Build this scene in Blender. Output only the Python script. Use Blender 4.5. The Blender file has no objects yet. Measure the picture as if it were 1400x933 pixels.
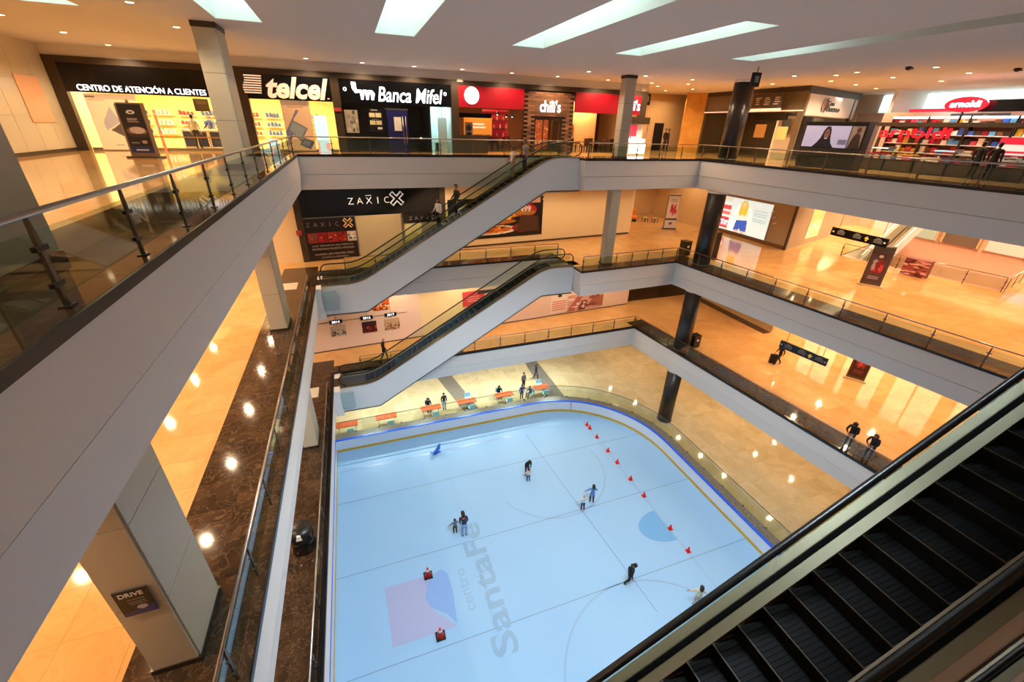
import bpy, bmesh, math, random
import numpy as np
from mathutils import Vector, Matrix
random.seed(7)
C = bpy.context.scene.collection
# ------------------------------------------------------------------ camera
FPX = 574.854
PITCH, ROLL, YAW = math.radians(27.1167), math.radians(1.6615), math.radians(20.3814)
CAMZ = 21.0
_fw = Vector((math.sin(YAW)*math.cos(PITCH), math.cos(YAW)*math.cos(PITCH), -math.sin(PITCH)))
_r0 = Vector((math.cos(YAW), -math.sin(YAW), 0)); _u0 = _r0.cross(_fw)
_rt = math.cos(ROLL)*_r0 + math.sin(ROLL)*_u0
_up = -math.sin(ROLL)*_r0 + math.cos(ROLL)*_u0
cam_d = bpy.data.cameras.new('camera'); cam = bpy.data.objects.new('camera', cam_d); C.objects.link(cam)
cam_d.sensor_width = 36.0; cam_d.lens = 36.0*FPX/1400.0; cam_d.clip_start = 0.05; cam_d.clip_end = 300
cam.matrix_world = Matrix(((_rt.x, _up.x, -_fw.x, 0), (_rt.y, _up.y, -_fw.y, 0), (_rt.z, _up.z, -_fw.z, CAMZ), (0, 0, 0, 1)))
bpy.context.scene.camera = cam
# ------------------------------------------------------------------ world, exposure
w = bpy.data.worlds.new('world'); bpy.context.scene.world = w; w.use_nodes = True
w.node_tree.nodes['Background'].inputs[0].default_value = (0.72, 0.86, 1.0, 1)
w.node_tree.nodes['Background'].inputs[1].default_value = 1.6
vs = bpy.context.scene.view_settings
vs.view_transform = 'Standard'; vs.look = 'None'; vs.gamma = 1.0; vs.use_curve_mapping = False
vs.exposure = 0.72
SKYL = 3.0          # skylight glazing radiance
ADDED_FLOOD = 1200.0      # cool floods added to brighten the ice, watts each
WARM = 1.0         # scale of the warm downlights
WARMC = (1.0, 0.70, 0.43)
# ------------------------------------------------------------------ levels
Z = {0: 0.0, 1: 6.47, 2: 12.94, 3: 19.42}
CEIL = 23.65; SLAB = 1.72

def ray(px, py): return _fw*FPX + _rt*(px-700) - _up*(py-466.5)
def un(px, py, z):                      # photograph pixel -> point on the level plane z
    d = ray(px, py); return d*((z-CAMZ)/d.z) + Vector((0, 0, CAMZ))
def onp(px, py, P, D):                  # photograph pixel -> point on the upright plane through P along D
    d = ray(px, py); nx, ny = D[1], -D[0]
    k = (P[0]*nx+P[1]*ny)/(d.x*nx+d.y*ny); return d*k + Vector((0, 0, CAMZ))

# ------------------------------------------------------------------ materials
def lin(h):
    if isinstance(h, str):
        h = h.lstrip('#'); c = [int(h[i:i+2], 16)/255 for i in (0, 2, 4)]
    else: c = list(h)
    return tuple((x/12.92 if x <= .04045 else ((x+.055)/1.055)**2.4) for x in c) + (1,)
MATS = {}
def mat(name, col, rough=.5, metal=0, emit=0, ecol=None, spec=.5, noise=0, nscale=5, bump=0, bscale=40, rnd=0, coat=0):
    if name in MATS: return MATS[name]
    m = bpy.data.materials.new(name); m.use_nodes = True; nt = m.node_tree; b = nt.nodes['Principled BSDF']
    c = lin(col); b.inputs['Base Color'].default_value = c; b.inputs['Roughness'].default_value = rough
    b.inputs['Metallic'].default_value = metal; b.inputs['Specular IOR Level'].default_value = spec
    if coat: b.inputs['Coat Weight'].default_value = coat; b.inputs['Coat Roughness'].default_value = .03
    if emit:
        b.inputs['Emission Color'].default_value = lin(ecol) if ecol else c; b.inputs['Emission Strength'].default_value = emit
    if noise or rnd:
        tc = nt.nodes.new('ShaderNodeTexCoord'); n = nt.nodes.new('ShaderNodeTexNoise')
        n.inputs['Scale'].default_value = nscale; n.inputs['Detail'].default_value = 6
        nt.links.new(tc.outputs['Object'], n.inputs['Vector'])
        h = nt.nodes.new('ShaderNodeMapRange'); h.inputs[3].default_value = 1-noise; h.inputs[4].default_value = 1+noise
        nt.links.new(n.outputs[0], h.inputs[0])
        v = nt.nodes.new('ShaderNodeHueSaturation'); v.inputs['Color'].default_value = c
        src = h.outputs[0]
        if rnd:
            oi = nt.nodes.new('ShaderNodeObjectInfo'); r = nt.nodes.new('ShaderNodeMapRange')
            r.inputs[3].default_value = 1-rnd; r.inputs[4].default_value = 1+rnd
            nt.links.new(oi.outputs['Random'], r.inputs[0])
            mu = nt.nodes.new('ShaderNodeMath'); mu.operation = 'MULTIPLY'
            nt.links.new(src, mu.inputs[0]); nt.links.new(r.outputs[0], mu.inputs[1]); src = mu.outputs[0]
        nt.links.new(src, v.inputs['Value']); nt.links.new(v.outputs[0], b.inputs['Base Color'])
    if bump:
        tc = nt.nodes.new('ShaderNodeTexCoord'); n = nt.nodes.new('ShaderNodeTexNoise'); n.inputs['Scale'].default_value = bscale
        nt.links.new(tc.outputs['Object'], n.inputs['Vector'])
        bp = nt.nodes.new('ShaderNodeBump'); bp.inputs['Strength'].default_value = bump
        nt.links.new(n.outputs[0], bp.inputs['Height']); nt.links.new(bp.outputs[0], b.inputs['Normal'])
    MATS[name] = m; return m
def marble(name, c1, c2, c3, scale=1.2, rough=.08, rnd=.1, vein=.5, spec=.5):
    if name in MATS: return MATS[name]
    m = bpy.data.materials.new(name); m.use_nodes = True; nt = m.node_tree; b = nt.nodes['Principled BSDF']
    N, Lk = nt.nodes.new, nt.links.new
    geo = N('ShaderNodeNewGeometry'); oi = N('ShaderNodeObjectInfo')
    add = N('ShaderNodeVectorMath'); add.operation = 'MULTIPLY_ADD'
    cmb = N('ShaderNodeCombineXYZ'); Lk(oi.outputs['Random'], cmb.inputs[0]); Lk(oi.outputs['Random'], cmb.inputs[2])
    add.inputs[1].default_value = (37, 11, 23); Lk(cmb.outputs[0], add.inputs[0]); Lk(geo.outputs['Position'], add.inputs[2])
    n1 = N('ShaderNodeTexNoise'); n1.inputs['Scale'].default_value = scale; n1.inputs['Detail'].default_value = 8; n1.inputs['Distortion'].default_value = 1.2
    Lk(add.outputs[0], n1.inputs['Vector'])
    r1 = N('ShaderNodeValToRGB'); r1.color_ramp.elements[0].color = lin(c1); r1.color_ramp.elements[1].color = lin(c2)
    r1.color_ramp.elements[0].position = .33; r1.color_ramp.elements[1].position = .68
    Lk(n1.outputs[0], r1.inputs[0])
    n2 = N('ShaderNodeTexNoise'); n2.inputs['Scale'].default_value = scale*1.7; n2.inputs['Detail'].default_value = 5; n2.inputs['Distortion'].default_value = 3
    Lk(add.outputs[0], n2.inputs['Vector'])
    ab = N('ShaderNodeMath'); ab.operation = 'SUBTRACT'; ab.inputs[1].default_value = .5; Lk(n2.outputs[0], ab.inputs[0])
    a2 = N('ShaderNodeMath'); a2.operation = 'ABSOLUTE'; Lk(ab.outputs[0], a2.inputs[0])
    r2 = N('ShaderNodeMapRange'); r2.inputs[1].default_value = 0; r2.inputs[2].default_value = .03; r2.inputs[3].default_value = vein; r2.inputs[4].default_value = 0
    Lk(a2.outputs[0], r2.inputs[0])
    mx = N('ShaderNodeMixRGB'); mx.inputs[2].default_value = lin(c3); Lk(r2.outputs[0], mx.inputs[0]); Lk(r1.outputs[0], mx.inputs[1])
    hs = N('ShaderNodeHueSaturation'); mr = N('ShaderNodeMapRange'); mr.inputs[3].default_value = 1-rnd; mr.inputs[4].default_value = 1+rnd
    Lk(oi.outputs['Random'], mr.inputs[0]); Lk(mr.outputs[0], hs.inputs['Value']); Lk(mx.outputs[0], hs.inputs['Color'])
    Lk(hs.outputs[0], b.inputs['Base Color']); b.inputs['Roughness'].default_value = rough; b.inputs['Specular IOR Level'].default_value = spec
    MATS[name] = m; return m
def glassmat(name, tint, rough=0.0, ior=1.45):
    if name in MATS: return MATS[name]
    m = bpy.data.materials.new(name); m.use_nodes = True; nt = m.node_tree; nt.nodes.clear()
    N, Lk = nt.nodes.new, nt.links.new
    o = N('ShaderNodeOutputMaterial'); mx = N('ShaderNodeMixShader'); t = N('ShaderNodeBsdfTransparent'); g = N('ShaderNodeBsdfGlossy'); f = N('ShaderNodeMath'); lw = N('ShaderNodeLayerWeight'); lw.inputs[0].default_value = .5; pw = N('ShaderNodeMath'); pw.operation = 'POWER'; pw.inputs[1].default_value = 4.5
    t.inputs[0].default_value = tint+(1,); g.inputs['Roughness'].default_value = rough; f.operation = 'MULTIPLY_ADD'; f.inputs[1].default_value = .75; f.inputs[2].default_value = .035; Lk(lw.outputs['Facing'], pw.inputs[0]); Lk(pw.outputs[0], f.inputs[0])
    Lk(f.outputs[0], mx.inputs[0]); Lk(t.outputs[0], mx.inputs[1]); Lk(g.outputs[0], mx.inputs[2]); Lk(mx.outputs[0], o.inputs[0])
    MATS[name] = m; return m
def printmat(name='print', emit=0, rough=.35):
    key = name+str(emit)
    if key in MATS: return MATS[key]
    m = bpy.data.materials.new(key); m.use_nodes = True; nt = m.node_tree; b = nt.nodes['Principled BSDF']
    a = nt.nodes.new('ShaderNodeAttribute'); a.attribute_name = 'Col'
    nt.links.new(a.outputs['Color'], b.inputs['Base Color']); b.inputs['Roughness'].default_value = rough
    if emit: nt.links.new(a.outputs['Color'], b.inputs['Emission Color']); b.inputs['Emission Strength'].default_value = emit
    MATS[key] = m; return m

M = dict(
 white=mat('white_plaster', '#e0dcd7', .55, noise=.02, nscale=.8),
 ceil=mat('ceiling_plaster', '#d2cfca', .8),
 clad=mat('white_cladding', '#d9dadb', .35, noise=.015, nscale=.6),
 dark=mat('black_metal', '#16130f', .35, spec=.5),
 rubber=mat('black_rubber', '#0b0a0a', .3), gasket=mat('black_gasket', '#060505', .85, spec=.1), pale=marble('pale_marble', '#c8b085', '#d6c39c', '#b0976a', .5, .08, .06, .25),
 bronze=mat('bronze_frame', '#3e3120', .45),
 steel=mat('brushed_steel', '#b2aca4', .3, metal=1, noise=.05, nscale=30),
 steeld=mat('dull_steel', '#6d675f', .4, metal=1),
 cream=marble('cream_marble', '#c8965a', '#d4a76c', '#ad7c46', .5, .07, .06, .25),
 brown=marble('brown_marble', '#2c1f15', '#4b3522', '#84684a', .9, .07, .16, .38),
 granite=mat('speckled_granite', '#7d7468', .3, noise=.75, nscale=9),
 grout=mat('grout', '#8d6a42', .5), groutd=mat('dark_grout', '#22180f', .5),
 pillar=mat('pillar_panel', '#beb8a6', .38, noise=.03, nscale=1.5), column=mat('dark_column', '#2a2421', .33),
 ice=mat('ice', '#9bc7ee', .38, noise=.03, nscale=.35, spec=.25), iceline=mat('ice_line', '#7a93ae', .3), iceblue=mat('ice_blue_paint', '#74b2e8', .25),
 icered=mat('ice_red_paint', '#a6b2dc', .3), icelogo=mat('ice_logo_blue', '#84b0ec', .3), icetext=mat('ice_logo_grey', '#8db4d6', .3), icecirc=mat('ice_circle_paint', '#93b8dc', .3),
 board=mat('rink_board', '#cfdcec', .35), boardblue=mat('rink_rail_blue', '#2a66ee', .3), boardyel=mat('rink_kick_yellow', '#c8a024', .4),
 glass=glassmat('rail_glass', (.83, .90, .84)), glass2=glassmat('escalator_glass', (.88, .93, .88)), shopglass=glassmat('shop_glass', (.95, .97, .95)),
 black=mat('sign_black', '#0b0b0e', .18), red=mat('sign_red', '#a50a22', .4), gold=marble('gold_marble', '#c98f3c', '#dba552', '#b87b2c', .8, .25, .02, .3),
 tan=mat('tan_stone', '#c9a878', .4, noise=.06, nscale=1.5), beige=mat('beige_hoarding', '#e6cfa4', .55, noise=.02, nscale=.7), pinkw=mat('blush_hoarding', '#ead2c4', .55),
 yellow=mat('shop_yellow_wall', '#f2dd98', .6), brick=mat('brown_brick', '#7d553a', .7, noise=.3, nscale=2, rnd=.4),
 lens=mat('lamp_lens', '#ffe9c8', .4, emit=9, ecol='#ffd9a6'), lamp_trim=mat('lamp_trim', '#e8e2d8', .4),
 litw=mat('lit_letters', '#ffffff', .4, emit=1.6, ecol='#eef6ff'), litwarm=mat('lit_letters_warm', '#f2d2b4', .4, emit=.5, ecol='#f2c8a4'),
 glaz=mat('skylight_glazing', '#dff2ee', .4, emit=SKYL, ecol='#e4f6f6'), shaft=mat('skylight_shaft', '#d8e0da', .7),
)
M['flood'] = mat('flood_lens', '#ffffff', .4, emit=4, ecol='#cfe6ff')

# ------------------------------------------------------------------ mesh helpers
class MB:
    def __init__(s): s.v = []; s.f = []; s.m = []; s.sm = []
    def add(s, vs, fs, m=0, smooth=False):
        o = len(s.v); s.v += [tuple(x) for x in vs]
        for f in fs: s.f.append([i+o for i in f]); s.m.append(m); s.sm.append(smooth)
        return s
    def box(s, x0, x1, y0, y1, z0, z1, m=0):
        if x0 > x1: x0, x1 = x1, x0
        if y0 > y1: y0, y1 = y1, y0
        if z0 > z1: z0, z1 = z1, z0
        return s.add([(x0,y0,z0),(x1,y0,z0),(x1,y1,z0),(x0,y1,z0),(x0,y0,z1),(x1,y0,z1),(x1,y1,z1),(x0,y1,z1)],
              [(0,3,2,1),(4,5,6,7),(0,1,5,4),(1,2,6,5),(2,3,7,6),(3,0,4,7)], m)
    def ext(s, poly, y0, y1, m=0):          # polygon in x-z, extruded along y
        n = len(poly); vs = [(x, y0, z) for x, z in poly]+[(x, y1, z) for x, z in poly]
        return s.add(vs, [list(range(n)), list(range(2*n-1, n-1, -1))]+[[(i+1) % n, i, n+i, n+(i+1) % n] for i in range(n)], m)
    def prism(s, poly, z0, z1, m=0):        # polygon in x-y, extruded along z
        n = len(poly); vs = [(x, y, z0) for x, y in poly]+[(x, y, z1) for x, y in poly]
        return s.add(vs, [list(range(n))[::-1], list(range(n, 2*n))]+[[i, (i+1) % n, n+(i+1) % n, n+i] for i in range(n)], m)
    def tube(s, pts, r, n=8, m=0, cap=True, sx=1.0):
        pts = [Vector(p) for p in pts]; rings = []; k = len(pts)
        rs = r if isinstance(r, (list, tuple)) else [r]*k
        for i, p in enumerate(pts):
            t = (pts[min(i+1, k-1)]-pts[max(i-1, 0)]).normalized()
            a = Vector((0, 0, 1)) if abs(t.z) < .95 else Vector((0, 1, 0))
            u = t.cross(a).normalized(); v = u.cross(t)
            rings.append([p+u*(rs[i]*sx*math.cos(2*math.pi*j/n))+v*(rs[i]*math.sin(2*math.pi*j/n)) for j in range(n)])
        vs = [x for rg in rings for x in rg]; fs = []
        for i in range(k-1):
            for j in range(n): fs.append((i*n+j, i*n+(j+1) % n, (i+1)*n+(j+1) % n, (i+1)*n+j))
        if cap: fs.append(list(range(n))[::-1]); fs.append([(k-1)*n+j for j in range(n)])
        return s.add(vs, fs, m, True)
    def lathe(s, prof, c=(0,0,0), n=16, m=0, smooth=True):
        vs = []; k = len(prof)
        for r, z in prof:
            for j in range(n): a = 2*math.pi*j/n; vs.append((c[0]+r*math.cos(a), c[1]+r*math.sin(a), c[2]+z))
        fs = [(i*n+j, i*n+(j+1) % n, (i+1)*n+(j+1) % n, (i+1)*n+j) for i in range(k-1) for j in range(n)]
        fs.append([j for j in range(n)][::-1]); fs.append([(k-1)*n+j for j in range(n)])
        return s.add(vs, fs, m, smooth)
    def ball(s, c, rx, ry, rz, m=0, n=10, k=7, z0=-1, z1=1):
        prof = []
        vs = []; 
        for i in range(k):
            ph = math.asin(z0)+(math.asin(z1)-math.asin(z0))*i/(k-1)
            for j in range(n):
                a = 2*math.pi*j/n; vs.append((c[0]+rx*math.cos(ph)*math.cos(a), c[1]+ry*math.cos(ph)*math.sin(a), c[2]+rz*math.sin(ph)))
        fs = [(i*n+j, i*n+(j+1) % n, (i+1)*n+(j+1) % n, (i+1)*n+j) for i in range(k-1) for j in range(n)]
        return s.add(vs, fs, m, True)
    def quad(s, a, b, c, d, m=0): return s.add([a, b, c, d], [(0, 1, 2, 3)], m)
    def mesh(s, name, mats):
        me = bpy.data.meshes.new(name); me.from_pydata(s.v, [], s.f); 
        for m in (mats if isinstance(mats, (list, tuple)) else [mats]): me.materials.append(m)
        me.polygons.foreach_set('material_index', s.m); me.polygons.foreach_set('use_smooth', s.sm); me.update(); return me
    def build(s, name, mats, parent=None, loc=(0,0,0), rz=0):
        return link(name, s.mesh(name, mats), parent, loc, rz)
def link(name, me, parent=None, loc=(0,0,0), rz=0):
    o = bpy.data.objects.new(name, me); C.objects.link(o); o.location = loc; o.rotation_euler = (0, 0, rz)
    if parent: o.parent = parent
    return o
def tag(o, label=None, cat=None, group=None, kind=None):
    for k, v in (('label', label), ('category', cat), ('group', group), ('kind', kind)):
        if v: o[k] = v
    return o
def thing(name, label, cat, loc=(0,0,0), rz=0, group=None):
    o = bpy.data.objects.new(name, None); C.objects.link(o); o.location = loc; o.rotation_euler = (0, 0, rz); o.empty_display_size = .2
    return tag(o, label, cat, group)
def struct(name, mb, mats, parent=None, loc=(0,0,0), rz=0):
    o = mb.build(name, mats, parent, loc, rz)
    if not parent: o['kind'] = 'structure'
    return o
def copy_tree(o, parent=None):
    c = o.copy(); C.objects.link(c); c.parent = parent
    for ch in list(o.children): copy_tree(ch, c)
    return c
def B(x0, x1, y0, y1, z0, z1, m=0): return MB().box(x0, x1, y0, y1, z0, z1, m)
def fillpoly(outer, holes=()):           # 2-D polygon with holes -> verts, tris
    bm = bmesh.new(); es = []
    for lp in [outer]+list(holes):
        vs = [bm.verts.new((x, y, 0)) for x, y in lp]
        es += [bm.edges.new((vs[i], vs[(i+1) % len(vs)])) for i in range(len(vs))]
    r = bmesh.ops.triangle_fill(bm, use_beauty=True, use_dissolve=False, edges=es, normal=(0, 0, 1))
    bm.verts.index_update(); v = [(q.co.x, q.co.y) for q in bm.verts]; f = []
    for t in bm.faces:
        ids = [q.index for q in t.verts]; a, b, c = [v[i] for i in ids]
        if (b[0]-a[0])*(c[1]-a[1])-(b[1]-a[1])*(c[0]-a[0]) < 0: ids = ids[::-1]
        f.append(ids)
    bm.free(); return v, f
def text(name, s, w, h, m, parent=None, loc=(0,0,0), rz=0, depth=.03, shear=0, bold=0.0, flat=False, kind=None):
    cu = bpy.data.curves.new(name, 'FONT'); cu.body = s; cu.extrude = .02; cu.shear = shear; cu.offset = bold; cu.resolution_u = 3
    o = bpy.data.objects.new(name, cu); C.objects.link(o)
    me = bpy.data.meshes.new_from_object(o); bpy.data.objects.remove(o)
    n = len(me.vertices); co = np.empty(n*3); me.vertices.foreach_get('co', co); co = co.reshape(n, 3)
    lo, hi = co.min(0), co.max(0); c = (lo+hi)/2; e = np.maximum(hi-lo, 1e-6)
    co = (co-c)/e*np.array([w, h, depth])
    if not flat: co = np.stack([co[:, 0], -co[:, 2], co[:, 1]], 1)
    me.vertices.foreach_set('co', co.ravel()); me.materials.clear(); me.materials.append(m); me.update(); me.name = name
    return link(name, me, parent, loc, rz)

class Canvas:                            # flat printed picture painted on a fine grid of points
    def __init__(s, nx, ny, bg):
        s.nx, s.ny = nx, ny; s.a = np.zeros((ny, nx, 3)); s.a[:] = lin(bg)[:3]
        s.X, s.Y = np.meshgrid(np.linspace(0, 1, nx), np.linspace(0, 1, ny))
    def rect(s, x0, y0, x1, y1, c): s.a[(s.X >= x0) & (s.X <= x1) & (s.Y >= y0) & (s.Y <= y1)] = lin(c)[:3]; return s
    def ell(s, cx, cy, rx, ry, c): s.a[((s.X-cx)/rx)**2+((s.Y-cy)/ry)**2 <= 1] = lin(c)[:3]; return s
    def poly(s, pts, c):
        ins = np.zeros(s.X.shape, bool); j = len(pts)-1
        for i in range(len(pts)):
            xi, yi = pts[i]; xj, yj = pts[j]
            if yi != yj: ins ^= ((yi > s.Y) != (yj > s.Y)) & (s.X < (xj-xi)*(s.Y-yi)/(yj-yi)+xi)
            j = i
        s.a[ins] = lin(c)[:3]; return s
    def bars(s, x0, y0, x1, y1, n, c, fill=.5):
        h = (y1-y0)/n
        for i in range(n): s.rect(x0+random.random()*.03, y0+i*h, x1-random.random()*.08, y0+i*h+h*fill, c)
        return s
    def speck(s, x0, y0, x1, y1, n, cols, r=.03):
        for i in range(n): s.ell(random.uniform(x0, x1), random.uniform(y0, y1), r*random.uniform(.5, 1.3), r*random.uniform(.5, 1.3), random.choice(cols))
        return s
    def build(s, name, w, h, parent=None, loc=(0,0,0), rz=0, emit=0, back=.02):
        # picture faces -y; stands on z=0, starts at x=0; thin backing board behind it
        nx, ny = s.nx, s.ny; vs = [(w*i/(nx-1), 0, h*j/(ny-1)) for j in range(ny) for i in range(nx)]
        fs = [(j*nx+i, j*nx+i+1, (j+1)*nx+i+1, (j+1)*nx+i) for j in range(ny-1) for i in range(nx-1)]
        n0 = len(vs); vs += [(0, back, 0), (w, back, 0), (w, back, h), (0, back, h)]
        a, b, c, d = 0, nx-1, nx*ny-1, nx*(ny-1)
        fs += [(n0+1, n0, n0+3, n0+2), (a, n0, n0+1, b), (b, n0+1, n0+2, c), (c, n0+2, n0+3, d), (d, n0+3, n0, a)]
        me = bpy.data.meshes.new(name); me.from_pydata(vs, [], fs)
        at = me.color_attributes.new('Col', 'FLOAT_COLOR', 'POINT')
        col = np.ones((len(vs), 4)); col[:n0, :3] = s.a.reshape(-1, 3); col[n0:, :3] = .2
        at.data.foreach_set('color', col.ravel()); me.materials.append(printmat('print', emit)); me.update()
        return link(name, me, parent, loc, rz)
# ------------------------------------------------------------------ the building: slabs round the atrium
def nrm(d): l = math.hypot(*d); return (d[0]/l, d[1]/l)
def offset(chain, o):                    # shift an open chain to its left by o (mitred)
    out = []; n = len(chain)
    for i, p in enumerate(chain):
        ds = []
        if i > 0: ds.append(nrm((p[0]-chain[i-1][0], p[1]-chain[i-1][1])))
        if i < n-1: ds.append(nrm((chain[i+1][0]-p[0], chain[i+1][1]-p[1])))
        ns = [(-d[1], d[0]) for d in ds]
        if len(ns) == 1: out.append((p[0]+ns[0][0]*o, p[1]+ns[0][1]*o))
        else:
            k = 1+ns[0][0]*ns[1][0]+ns[0][1]*ns[1][1]; out.append((p[0]+(ns[0][0]+ns[1][0])*o/k, p[1]+(ns[0][1]+ns[1][1])*o/k))
    return out
def xr(l, y):                            # right-hand edge of the atrium on each level
    return {3: 20.95+(23.1-y)*.05, 2: 20.5+(22.9-y)*.128, 1: 20.4+(26.0-y)*.0989}[l]
CH = {3: [(-2.42, -8), (-2.42, 25.6), (12.75, 25.6), (12.75, 23.1), (20.95, 23.1), (xr(3, -8), -8)],
      2: [(-2.6, -8), (-2.6, 25.8), (12.9, 25.95), (12.9, 22.5), (20.5, 22.9), (xr(2, -8), -8)],
      1: [(-2.7, -8), (-2.7, 25.5), (6, 25.75), (20.4, 26.05), (xr(1, -8), -8)]}
XL, XR, YN, YF = -16.0, 60.0, -8.0, 48.0
HOLE = {2: [(34.0, 21.0), (35.6, 12.4), (54, 16.5), (54, 27)], 3: [(33.0, 21.3), (34.6, 11.5), (54, 15), (54, 27)], 1: []}
def layer(mb, chain, z0, z1, m, hole=None, mside=None, ctop=None):
    top_ = ctop or chain
    outer = list(chain)+[(XR, YN), (XR, YF), (XL, YF), (XL, YN)]
    v, f = fillpoly(outer, [hole] if hole else []); n = len(v)
    if ctop: v1, f1 = fillpoly(list(ctop)+[(XR, YN), (XR, YF), (XL, YF), (XL, YN)], [hole] if hole else []); mb.add([(x, y, z1) for x, y in v1], f1, m)
    else: mb.add([(x, y, z1) for x, y in v], f, m)
    mb.add([(x, y, z0) for x, y in v], [t[::-1] for t in f], m if mside is None else mside)
    for a, b, c, d in zip(chain[:-1], chain[1:], top_[1:], top_[:-1]): mb.quad((a[0], a[1], z0), (b[0], b[1], z0), (c[0], c[1], z1), (d[0], d[1], z1), m if mside is None else mside)
    if hole:
        for i in range(len(hole)):
            a, b = hole[i], hole[(i+1) % len(hole)]; mb.quad((a[0], a[1], z0), (b[0], b[1], z0), (b[0], b[1], z1), (a[0], a[1], z1), m if mside is None else mside)
FLOORS = {}
for l in (3, 2, 1):
    z = Z[l]; hole = HOLE[l] or None
    mb = MB(); layer(mb, CH[l], z-.09, z, 0, hole, 1)
    FLOORS[l] = struct('floor', mb, [M['cream'], M['dark']])
    if l == 1:
        for a, b, c, d in zip(CH[l][:-1], CH[l][1:], offset(CH[l], .15)[1:], offset(CH[l], .15)[:-1]): MB().prism([a, b, c, d], z, z+.05).build('edge_kerb', M['black'], FLOORS[l])
    for a, b, c, d in zip(CH[l][:-1], CH[l][1:], offset(CH[l], -.03)[1:], offset(CH[l], -.03)[:-1]): MB().prism([d, c, b, a], z-.1, z+.02).build('edge_strip', M['dark'], FLOORS[l])
    mb = MB(); layer(mb, CH[l], z-.95, z-.09, 0, hole)
    layer(mb, offset(CH[l], .05), z-.97, z-.95, 1, hole)
    layer(mb, offset(CH[l], .11), z-SLAB, z-.97, 0, hole, None, offset(CH[l], .012))
    struct('floor_slab', mb, [M['white'], M['steeld']])
    mb = MB(); mb.box(-2.4, xr(l, -.4)-.02, YN, -.45, z-SLAB, z-.09, 0); mb.box(-2.4, xr(l, -.4)-.02, YN, -.42, z-.09, z, 1)
    struct('floor_slab', mb, [M['white'], M['cream']])
# top ceiling with the skylight slots
SLX = [(-7.75, -6.45), (-3.2, -1.95), (1.39, 2.7), (6.27, 7.55), (10.5, 11.68), (15.2, 16.4)]
SY = [(4.6, 10.6, 17.8)]*4+[(11.0, 11.0, 17.5), (4.6, 13.5, 16.3)]
mb = MB(); holes = [[(a, q[0]), (b, q[0]), (b, q[2]), (a, q[2])] for (a, b), q in zip(SLX, SY)]
v, f = fillpoly([(XL, YN), (XR, YN), (XR, YF), (XL, YF)], holes)
mb.add([(x, y, CEIL) for x, y in v], [t[::-1] for t in f], 0)
for (a, b), (SY0, SYG, SY1) in zip(SLX, SY):
    t = CEIL+1.5
    for p, q in (((a, SY0), (b, SY0)), ((b, SY0), (b, SY1)), ((b, SY1), (a, SY1)), ((a, SY1), (a, SY0))):
        mb.quad((p[0], p[1], CEIL), (p[0], p[1], t), (q[0], q[1], t), (q[0], q[1], CEIL), 1)
    if SYG > SY0: mb.quad((a, SY0, t), (a, SYG, t), (b, SYG, t), (b, SY0, t), 1)
struct('ceiling', mb, [M['ceil'], M['shaft']])
for i, ((a, b), (SY0, SYG, SY1)) in enumerate(zip(SLX, SY)):
    mb = MB(); mb.quad((a, SYG, CEIL+1.49), (a, SY1, CEIL+1.49), (b, SY1, CEIL+1.49), (b, SYG, CEIL+1.49))
    struct('window_%d' % (i+1), mb, M['glaz'])
# outer walls that close the building
for nme, bx in (('wall_left', (XL-.2, XL, YN, YF)), ('wall_right', (XR, XR+.2, YN, YF)), ('wall_back', (XL, XR, YF, YF+.2)), ('wall_front', (XL, XR, YN-.2, YN))):
    struct(nme, B(*bx, -.1, CEIL), M['pinkw'] if nme == 'wall_right' else M['white'])
struct('wall_left', B(XL, -3.75-1.2, YN, YF, 0, 4.6), M['white'])   # closed block beside the rink under the first gallery
# cool floods added on the ceiling, out of view, to brighten the ice
for fx in (4.0, 5.3, 8.5, 9.7):
    for fy in (4.4, 6.4):
        t = thing('added_floodlight', 'added cool white floodlight, out of view on the ceiling, brightening the rink', 'floodlight', (fx, fy, CEIL), 0, 'added floodlights above the rink')
        MB().lathe([(.12, 0), (.14, -.12), (.32, -.3), (.34, -.36)], n=14).build('housing', M['steel'], t)
        MB().lathe([(.30, -.345), (.30, -.35)], n=14).build('lens', M['flood'], t)
        ld = bpy.data.lights.new('flood', 'SPOT'); ld.energy = ADDED_FLOOD; ld.color = (.74, .89, 1.0); ld.shadow_soft_size = .5; ld.spot_size = math.radians(96); ld.spot_blend = .6
        lo = bpy.data.objects.new('flood', ld); C.objects.link(lo); lo.parent = t; lo.location = (0, 0, -.5); lo.rotation_euler = (math.radians(17), 0, 0)
# recessed warm downlights
ring = MB().lathe([(.095, 0), (.13, -.012), (.13, 0)], n=14).mesh('trim', M['lamp_trim']); disc = MB().lathe([(.095, -.004), (.095, -.006)], n=14).mesh('lens', M['lens'])
def downlight(x, y, z, watts, label, group, cone=150):
    t = thing('downlight', label, 'downlight', (x, y, z), 0, group); link('trim', ring, t); link('lens', disc, t)
    ld = bpy.data.lights.new('spot', 'SPOT'); ld.energy = watts*WARM; ld.color = WARMC; ld.shadow_soft_size = .09; ld.spot_size = math.radians(cone); ld.spot_blend = .45
    lo = bpy.data.objects.new('spot', ld); C.objects.link(lo); lo.parent = t; lo.location = (0, 0, -.03)
for x, y in ((-4.3, 10.4), (-4.3, 6.2), (-4.3, 2.0), (-8.2, 13.2), (-8.2, 8.8), (-8.2, 4.4), (-8.2, 0)): downlight(x, y, CEIL, 250, 'recessed round downlight in the ceiling over the left top gallery, nearest the viewer', 'downlights over the left top gallery')
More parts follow.
